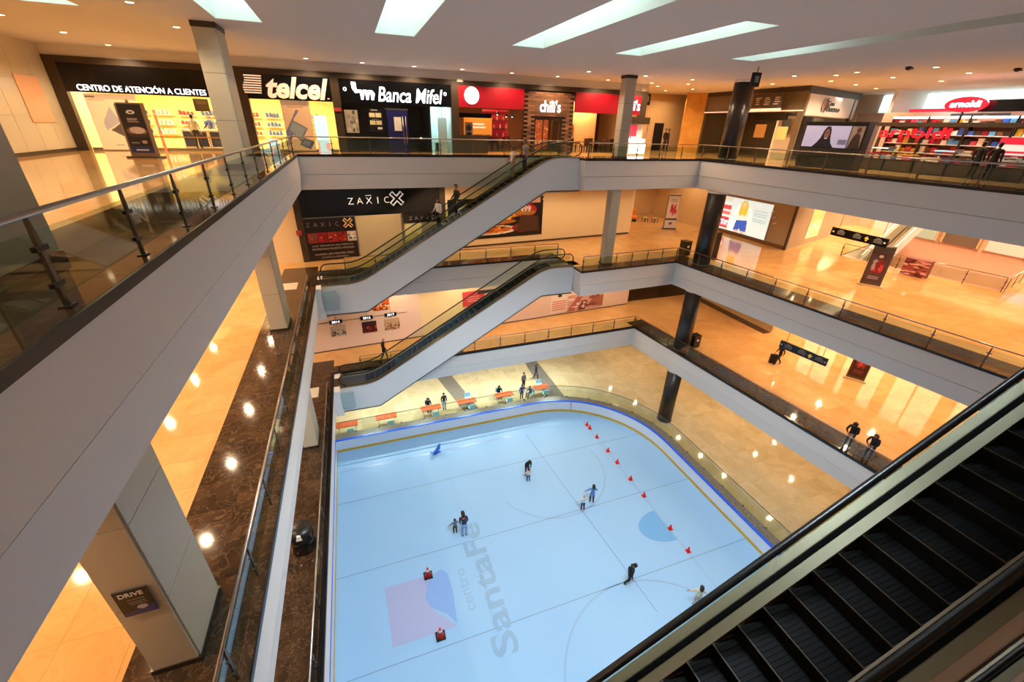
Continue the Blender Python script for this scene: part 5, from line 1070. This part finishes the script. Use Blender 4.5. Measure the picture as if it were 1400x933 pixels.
def sqbin(lab, p, w_, h):
    t = thing('litter_bin', lab, 'bin', tuple(p)); B(-w_, w_, -w_, w_, .05, h).build('body', M['dark'], t); B(-w_-.02, w_+.02, -w_-.02, w_+.02, h, h+.05).build('lid', M['black'], t); B(-.08, .08, -w_-.02, -w_, h*.6, h*.75).build('label_plate', M['lamp_trim'], t); B(-w_+.03, w_-.03, -w_+.03, w_-.03, 0, .05).build('base', M['steeld'], t)
p = un(938, 352, Z[2]); sqbin('black square bin left of the round column on the middle gallery', (p.x+.25, p.y+.55, Z[2]), .28, 1.0)
p = un(948, 474, Z[1]); sqbin('black square bin right of the round column on the lower gallery', p, .28, .95)
p = un(972, 357, Z[2]); t = thing('sign_stand', 'tall thin black stand right of the round column on the middle gallery', 'stand', (p.x+.5, p.y+.3, Z[2])); B(-.22, .22, -.03, .03, .05, 1.9).build('panel', M['dark'], t); B(-.25, .25, -.15, .15, 0, .05).build('base', M['dark'], t)
# small wall poster on the big pillar of the middle gallery
p0 = [onp(a, b, (0, 5.25), (1, 0)) for a, b in ((153, 811), (202, 798), (217, 831), (172, 842))]
px0, px1 = (p0[0].x+p0[3].x)/2, (p0[1].x+p0[2].x)/2; pz1, pz0 = (p0[0].z+p0[1].z)/2, (p0[2].z+p0[3].z)/2
px0, px1 = max(px0, -4.0), min(px1, -3.45)
t = thing('pillar_poster', 'small black and blue poster headed DRIVE on the gold lit pillar', 'poster', (px0, 5.22, pz0))
cv = Canvas(50, 40, '#17161f').bars(.3, .42, .85, .68, 3, '#8a8894', .3).poly([(0, 0), (1, 0), (1, .3), (0, .12)], '#2c3a78').ell(.62, .28, .16, .08, '#b8b8c4')
cv.build('print', px1-px0, pz1-pz0, t, (0, 0, 0)); text('lettering', 'DRIVE', (px1-px0)*.7, (pz1-pz0)*.15, M['lamp_trim'], t, ((px1-px0)*.5, -.012, (pz1-pz0)*.84), depth=.006, bold=.02)
# pale door mats at the escalator feet
for l, (a, b), lab in ((2, (-4.4, 24.3), 'pale square mat on the brown tiles at the foot of the upper escalator'), (1, (-4.4, 23.6), 'pale square mat on the brown tiles at the foot of the lower escalator')):
    tag(B(a, a+.9, b-.55, b+.55, Z[l]+.007, Z[l]+.02).build('floor_mat', mat('mat_pale', '#c8bca8', .6)), lab, 'mat')
# mesh panel closing the escalator end
for e, lab in ((Z[2], 'grey perforated panel on the left end of the upper escalator'), (Z[1], 'grey perforated panel on the left end of the lower escalator')):
    tag(B(-2.32, -1.55, 23.5 if e > 10 else 23.3, 23.54 if e > 10 else 23.34, e-1.3, e-.15).build('end_panel', mat('end_panel_blue', '#9fb2b6', .4)), lab, 'panel')

# ------------------------------------------------------------------ people
BASE = dict(pel=(0, .0, .53), bel=(0, .0, .62), che=(0, .005, .735), nb=(0, .01, .825), nk=(0, .005, .86), hl=(0, -.01, .895), hd=(0, -.008, .935), ht=(0, -.002, .972),
  sl=(.105, .01, .805), el=(.135, .02, .65), wl=(.14, -.02, .51), pl=(.14, -.035, .465), sr=(-.105, .01, .805), er=(-.135, .02, .65), wr=(-.14, -.02, .51), pr=(-.14, -.035, .465),
  il=(.052, 0, .5), kl=(.058, -.012, .28), al=(.06, .01, .045), tl=(.066, -.085, .022), ir=(-.052, 0, .5), kr=(-.058, -.012, .28), ar=(-.06, .01, .045), tr=(-.066, -.085, .022))
RAD = dict(pel=(.08, .06), bel=(.075, .055), che=(.088, .06), nb=(.05, .04), nk=(.03, .03), hl=(.042, .044), hd=(.052, .058), ht=(.038, .042), s=(.042, .042), e=(.031, .031), w=(.021, .021), p=(.022, .016), i=(.055, .058), k=(.04, .042), a=(.027, .03), t=(.026, .018))
EDG = [('pel', 'bel'), ('bel', 'che'), ('che', 'nb'), ('nb', 'nk'), ('nk', 'hl'), ('hl', 'hd'), ('hd', 'ht')]
for s_ in 'lr': EDG += [('che', 's'+s_), ('s'+s_, 'e'+s_), ('e'+s_, 'w'+s_), ('w'+s_, 'p'+s_), ('pel', 'i'+s_), ('i'+s_, 'k'+s_), ('k'+s_, 'a'+s_), ('a'+s_, 't'+s_)]
def shift(P, keys, d):
    for k_ in keys.split(): P[k_] = tuple(a+b for a, b in zip(P[k_], d))
UP = 'bel che nb nk hl hd ht sl el wl pl sr er wr pr'
def lean(P, deg, keys=UP, piv=(0, 0, .53)):
    a = math.radians(deg)
    for k_ in keys.split():
        x, y, z_ = (P[k_][i]-piv[i] for i in range(3)); P[k_] = (x+piv[0], y*math.cos(a)-z_*math.sin(a)+piv[1], y*math.sin(a)+z_*math.cos(a)+piv[2])
def pose(kind):
    P = dict(BASE)
    if kind == 'walk':
        P.update(kl=(.055, -.09, .29), al=(.055, -.12, .05), tl=(.06, -.21, .03), kr=(-.055, .02, .28), ar=(-.055, .14, .075), tr=(-.06, .07, .022), el=(.135, .08, .66), wl=(.12, .06, .52), pl=(.12, .04, .475), er=(-.135, -.04, .66), wr=(-.12, -.13, .55), pr=(-.115, -.16, .52)); lean(P, 5)
    elif kind == 'glide':
        P.update(kl=(.06, -.08, .28), al=(.06, .0, .06), tl=(.07, -.09, .03), kr=(-.06, -.03, .29), ar=(-.08, .13, .1), tr=(-.1, .05, .05), el=(.18, .0, .67), wl=(.24, -.06, .58), pl=(.26, -.08, .55), er=(-.18, .0, .67), wr=(-.24, -.04, .58), pr=(-.26, -.06, .55)); lean(P, 16)
    elif kind == 'bend':
        P.update(kl=(.06, -.06, .28), kr=(-.06, -.06, .28)); P.update(el=(.13, -.03, .66), wl=(.1, -.14, .56), pl=(.09, -.18, .53), er=(-.13, -.03, .66), wr=(-.1, -.14, .56), pr=(-.09, -.18, .53)); lean(P, 30); lean(P, 10, 'hl hd ht', P['nk'])
    elif kind == 'arms':
        P.update(el=(.2, -.02, .7), wl=(.29, -.05, .62), pl=(.32, -.06, .59), er=(-.15, -.03, .66), wr=(-.2, -.1, .58), pr=(-.22, -.12, .55), kl=(.058, -.05, .28), ar=(-.06, .06, .06), tr=(-.066, -.03, .03))
    elif kind == 'sit':
        for k_ in P: P[k_] = (P[k_][0], P[k_][1], P[k_][2]-.26)
        P.update(il=(.055, -.03, .262), ir=(-.055, -.03, .262), kl=(.07, -.24, .275), kr=(-.07, -.24, .275), al=(.07, -.22, .045), ar=(-.07, -.22, .045), tl=(.075, -.31, .022), tr=(-.075, -.31, .022), el=(.14, -.06, .41), wl=(.09, -.2, .42), pl=(.07, -.245, .425), er=(-.14, -.06, .41), wr=(-.09, -.2, .42), pr=(-.07, -.245, .425)); lean(P, 10, UP, (0, 0, .27))
    elif kind == 'rail':
        P.update(el=(.15, -.1, .68), wl=(.07, -.2, .66), pl=(.03, -.22, .66), er=(-.15, -.1, .68), wr=(-.07, -.2, .66), pr=(-.03, -.225, .655)); lean(P, 18); shift(P, UP+' pel il ir', (0, .05, -.01)); lean(P, 14, 'hl hd ht', P['nk'])
    elif kind == 'hold':
        P.update(er=(-.15, .0, .66), wr=(-.19, -.09, .54), pr=(-.205, -.115, .505))
    return P
PEOPLE = []
def person(label, loc, rz, h, kind, shirt, pants, hair='#17110e', skin='#b98463', shoe='#1a1818', hairkind='short', coat=0, short=False, bag=None, band=None, grp=None):
    P = pose(kind); me = bpy.data.meshes.new('body'); ks = list(P)
    me.from_pydata([Vector(P[k_])*h for k_ in ks], [(ks.index(a), ks.index(b)) for a, b in EDG], [])
    o = bpy.data.objects.new('person', me); C.objects.link(o)
    m = o.modifiers.new('skin', 'SKIN'); m.use_smooth_shade = True
    lay = me.skin_vertices[0].data
    for i, k_ in enumerate(ks):
        r = RAD.get(k_) or RAD[k_[0]]; 
        wide = 1.06 if k_ in ('bel', 'che', 'pel') else 1.0
        lay[i].radius = (r[0]*h*wide, r[1]*h*wide); lay[i].use_root = (k_ == 'pel')
    s_ = o.modifiers.new('sub', 'SUBSURF'); s_.levels = 1; s_.render_levels = 1
    o.location = loc; o.rotation_euler = (0, 0, rz); tag(o, label, 'person', grp)
    PEOPLE.append((o, P, h, shirt, pants, hair, skin, shoe, hairkind, coat, short, bag, band)); return o
def finish_people():
    bpy.context.view_layer.update(); dg = bpy.context.evaluated_depsgraph_get()
    for o, P, h, shirt, pants, hair, skin, shoe, hk, coat, short, bag, band in PEOPLE:
        ev = o.evaluated_get(dg); em = ev.to_mesh()
        vs = [tuple(v.co) for v in em.vertices]; fs = [tuple(p.vertices) for p in em.polygons]; cen = [Vector(p.center)/h for p in em.polygons]
        ev.to_mesh_clear(); mb = MB(); V = {k_: Vector(v) for k_, v in P.items()}
        segs = [(V[a], V[b], a, b) for a, b in EDG]
        def region(c):
            best = None
            for a, b, ka, kb in segs:
                d = b-a; t_ = max(0, min(1, (c-a).dot(d)/max(d.length_squared, 1e-9))); ds = (a+d*t_-c).length
                if best is None or ds < best[0]: best = (ds, ka, kb, t_)
            _, ka, kb, t_ = best
            if kb in ('hl', 'hd', 'ht') or (kb == 'nk' and t_ > .3): return 0
            if kb[0] == 'p' and kb != 'pel': return 0
            if kb[0] == 'w' : return 0 if (short and t_ > .05) or t_ > .92 else 1
            if kb[0] == 'e' and short and t_ > .6: return 0
            if kb[0] == 't': return 3
            if kb[0] == 'a': return 3 if t_ > .85 else 2
            if kb[0] == 'k': return 1 if t_ < coat else 2
            if kb[0] == 'i': return 1 if coat else 2
            if kb == 'bel' and t_ < .25: return 1 if coat else 2
            if band and kb in ('che', 'nb') and c.z > (.68 if kb == 'che' else .6): return 4
            return 1
        for f, c in zip(fs, cen): mb.f.append(list(f)); mb.m.append(region(c)); mb.sm.append(True)
        mb.v = vs
        for s_ in 'lr':                  # five separate, unequal, slightly curled fingers on each palm
            d = (V['p'+s_]-V['w'+s_]).normalized(); ax = Vector((0, 0, 1)) if abs(d.z) < .8 else Vector((0, 1, 0))
            u = d.cross(ax).normalized(); n_ = u.cross(d).normalized(); c = V['p'+s_]
            for q, ln in enumerate((.036, .043, .046, .041, .033)):
                if q == 0: a0 = c-d*.02+u*.014; p_ = [a0, a0+(d*.6+u*.8)*.018, a0+(d*.9+u*.7)*.034]
                else: a0 = c+d*.012+u*(.018-.0115*q+.006); p_ = [a0, a0+d*ln*.55+n_*.002, a0+d*ln-n_*.010]
                mb.tube([x*h for x in p_], [.0062*h, .0055*h, .0042*h], 5, 0)
        hd, nk, ht = V['hd'], V['nk'], V['ht']; upv = (ht-V['hl']).normalized(); fwd = Vector((0, -1, 0)); fwd = (fwd-upv*fwd.dot(upv)).normalized(); rt = fwd.cross(upv)
        F = lambda a, b, c: (hd+rt*a+upv*b+fwd*c)*h
        mb.tube([F(0, .012, .05), F(0, -.006, .066), F(0, -.012, .056)], [.004*h, .008*h, .006*h], 6, 0)            # nose
        for sx in (-1, 1):
            mb.ball(tuple(F(sx*.02, .008, .051)), .0065*h, .0065*h, .005*h, 3, 6, 4); mb.ball(tuple(F(sx*.056, -.004, .0)), .007*h, .012*h, .017*h, 0, 6, 4)   # eye, ear
        mb.tube([F(-.016, -.03, .047), F(0, -.031, .052), F(.016, -.03, .047)], .0035*h, 5, 4)                        # mouth
        ms = [mat('skin_'+skin, skin, .5), mat('cloth_'+shirt, shirt, .75), mat('cloth_'+pants, pants, .75), mat('cloth_'+shoe, shoe, .5), mat('cloth_'+(band or '#7a3a34'), band or '#7a3a34', .6)]
        new = mb.mesh('body', ms); o.modifiers.clear(); old = o.data; o.data = new; bpy.data.meshes.remove(old)
        hm = mat('hair_'+hair, hair, .6); hb = MB(); c = (hd+upv*.016-fwd*.012)*h
        hb.ball(tuple(c), .06*h, .064*h, .056*h, 0, 12, 7, .18, .999); hb.ball(tuple((hd-fwd*.026-upv*.012)*h), .052*h, .042*h, .05*h, 0, 10, 6)
        if hk == 'long': hb.tube([(hd-fwd*.03)*h, (hd-fwd*.05-upv*.08)*h, (hd-fwd*.055-upv*.16)*h], [.055*h, .052*h, .03*h], 8, 0, True, 1.2)
        if hk == 'tail': hb.tube([(hd-fwd*.06+upv*.01)*h, (hd-fwd*.085-upv*.06)*h, (hd-fwd*.075-upv*.16)*h], [.02*h, .022*h, .008*h], 7)
        if hk == 'hood': hb.ball(tuple((hd-fwd*.01)*h), .07*h, .072*h, .07*h, 0, 12, 7)
        if hk == 'curly':
            random.seed(4)
            for q in range(22): a = random.uniform(0, 6.28); b = random.uniform(-.5, 1); hb.ball(tuple((hd+rt*.06*math.cos(a)-fwd*(.02+.045*abs(math.sin(a)))+upv*.055*b)*h), .026*h, .026*h, .026*h, 0, 6, 4)
        if hk != 'bald': hb.build('hair', hm, o)
        if bag == 'backpack':
            c = (V['che']+Vector((0, .085, -.04)))*h; b_ = MB().ball(tuple(c), .085*h, .05*h, .12*h, 0, 10, 7); b_.build('backpack', mat('bag_black', '#121014', .6), o)
        if bag == 'case':
            c = (V['pr']+Vector((0, 0, -.03)))*h; b_ = MB().box(c.x-.05*h, c.x+.05*h, c.y-.13*h, c.y+.13*h, .02, c.z-.06*h); b_.tube([(c.x, c.y-.05*h, c.z-.06*h), (c.x, c.y, c.z+.02), (c.x, c.y+.05*h, c.z-.06*h)], .012, 5); b_.build('suitcase', mat('bag_black', '#121014'), o)
R = math.radians
def at(px, py, z_): p = un(px, py, z_); return (p.x, p.y, z_)
iz = .012
person('adult skater in black hooded jacket bending forward over a child', (8.55, 19.45, iz), R(5), 1.66, 'bend', '#17131a', '#1c2236', hairkind='hood', hair='#120e10', coat=.25)
person('small child skater with a ponytail, pale top and blue jeans, back turned', (8.42, 18.8, iz), R(185), 1.2, 'arms', '#d8c8c8', '#2f4a80', hair='#4a2018', hairkind='tail', shoe='#d8dce4')
person('adult skater in navy jacket with an orange shoulder band and light jeans', (3.45, 16.1, iz), R(180), 1.72, 'bend', '#232a44', '#7ea8d8', band='#f0603a', shoe='#3a4258', hairkind='long')
person('small child skater in grey striped top held beside the orange banded adult', (2.98, 16.45, iz), R(190), 1.2, 'arms', '#6a6e7c', '#20242c', shoe='#d890a0')
person('skater with long black hair in a blue coat, arms spread', (11.56, 15.95, iz), R(165), 1.55, 'arms', '#5f86c0', '#23202c', hairkind='long', coat=.55, shoe='#c88880')
person('small fair haired skater in white top and dark trousers', (10.74, 15.6, iz), R(175), 1.28, 'arms', '#cfd8dc', '#2a2438', hair='#c0a888', shoe='#c06868')
person('skater all in black with a backpack, one leg lifted', (10.75, 10.7, iz), R(60), 1.62, 'glide', '#101012', '#121216', bag='backpack', hairkind='hood', coat=.2)
person('dark haired skater in a cream jacket just above the near handrail', (13.3, 8.6, iz), R(150), 1.6, 'arms', '#d8cca8', '#b8b4ac', hair='#2a1a16', hairkind='long')
T = lambda i: un(tabs[i][0], tabs[i][1], .75)
person('seated person with big black curly hair and black top at an orange table', (T(2).x-.1, max(T(2).y, 27.55)+.78, 0), R(0), 1.62, 'sit', '#18141a', '#2a2c38', hairkind='curly')
person('person in a dark top and blue jeans standing right of the seated couple table', (T(2).x+1.15, max(T(2).y, 27.55)+.4, 0), R(15), 1.62, 'stand', '#1e2230', '#6c9ad0', hairkind='short')
person('person in black hunched over the fifth orange table', (T(4).x-.2, max(T(4).y, 27.55)+.78, 0), R(0), 1.65, 'sit', '#141216', '#1a1a20', hairkind='long')
person('person standing in grey vest and black trousers among the rinkside tables', at(715.5, 531, 0), R(20), 1.65, 'stand', '#6a6a70', '#15151a')
person('person in navy standing close behind the rink glass', at(713, 546, 0), R(175), 1.5, 'stand', '#2c3f7c', '#2a3a70', coat=.4)
person('seated person in mottled grey left of the last orange table', at(725, 543, 0), R(-70), 1.6, 'sit', '#55585a', '#3a3e44')
person('person in a long dark patterned dress on the second marble band', at(732, 519, 0), R(30), 1.65, 'walk', '#3a3a46', '#26222c', hairkind='long', coat=.9)
person('balding walker in a black coat on the lower gallery behind the escalator', at(526, 493, Z[1]), R(80), 1.72, 'walk', '#121014', '#38342e', hair='#b8a898', hairkind='bald', coat=.3)
person('walker in black with brown hair carrying a black case on the right lower gallery', at(1062, 499, Z[1]), R(-120), 1.7, 'walk', '#141014', '#1a1618', hair='#5a3422', hairkind='long', coat=.8, bag='case')
person('person in a black jacket with a white mark leaning on the right lower railing', (xr(1, 10.1)+.62, 10.1, Z[1]), R(-80), 1.7, 'rail', '#121014', '#46506c', coat=.15, hairkind='hood')
person('second person leaning on the right lower railing, brown hair and dark blue jeans', (xr(1, 9.2)+.62, 9.15, Z[1]), R(-85), 1.66, 'rail', '#2a2228', '#2e3a68', hair='#4a2c1e', hairkind='long')
for q, (x, y, rz, wh) in enumerate(((T(2).x-.1, max(T(2).y, 27.55)+.78, 0, 'under the curly haired person'), (T(4).x-.2, max(T(4).y, 27.55)+.78, 0, 'under the hunched person in black'), (at(725, 543, 0)[0], at(725, 543, 0)[1], R(-70), 'under the seated person in mottled grey'))):
    blue_chair((x, y, 0), rz, 'pale blue chair '+wh, 'pale blue rinkside chairs')
def rider(px, py, yy): p = onp(px, py, (0, yy), (1, 0)); lx = p.x+.3; return (p.x, yy, Z[2]+max(0, min(H, lx*T30))-.06)
person('rider in a white patterned shirt and khaki trousers holding the top escalator rail', rider(700, 247, 24.85), R(-80), 1.76, 'hold', '#d8cdbf', '#8f8a72', skin='#9a6a4c', short=True)
person('rider in a grey shirt and dark jeans behind the khaki rider', rider(717, 234, 24.5), R(-80), 1.76, 'hold', '#8c8078', '#20222c', skin='#9a6a4c', short=True)
person('rider in dark olive with a black backpack, halfway up the top escalator', rider(624, 288, 24.6), R(-80), 1.78, 'hold', '#2b2a20', '#17161a', bag='backpack')
person('rider in black with a white scarf, lowest on the top escalator', rider(600, 304, 24.7), R(-60), 1.62, 'hold', '#e0dcd8', '#16141a', hairkind='long')
for i, (x, y) in enumerate(((24.95, 32.4), (25.5, 32.7))): person(['dark figure in black at the doorway of the brown corridor wall', 'dark figure in a brown jacket beside the corridor doorway'][i], (x+.2, y, Z[3]), R(20+40*i), 1.7, 'stand', ['#141214', '#3a2c20'][i], '#16141a')
person('person in black at the edge of the white fronted corner shop', (27.6, 19.6, Z[3]), R(-40), 1.68, 'walk', '#15121a', '#201c22', hairkind='long')
for i, px in enumerate((1343, 1366)):
  y = onp(px, 205, (25.4, 0), (0, 1)).y; person(['left one of the dark pair before the candy counters', 'right one of the dark pair before the candy counters'][i], (25.4, y, Z[3]), R(80+15*i), 1.5, 'stand', ['#141216', '#1a1620'][i], '#17161c')
x, _ = S(263, 170); person('shop assistant in dark blue inside the telephone shop', (x, 30.9, Z[3]), R(-40), 1.72, 'arms', '#2e3450', '#c8b070')
x, _ = S(252, 170); person('customer in black trousers inside the telephone shop', (x-.1, 29.5, Z[3]), R(170), 1.7, 'stand', '#c8c4b4', '#22283a')
finish_people()
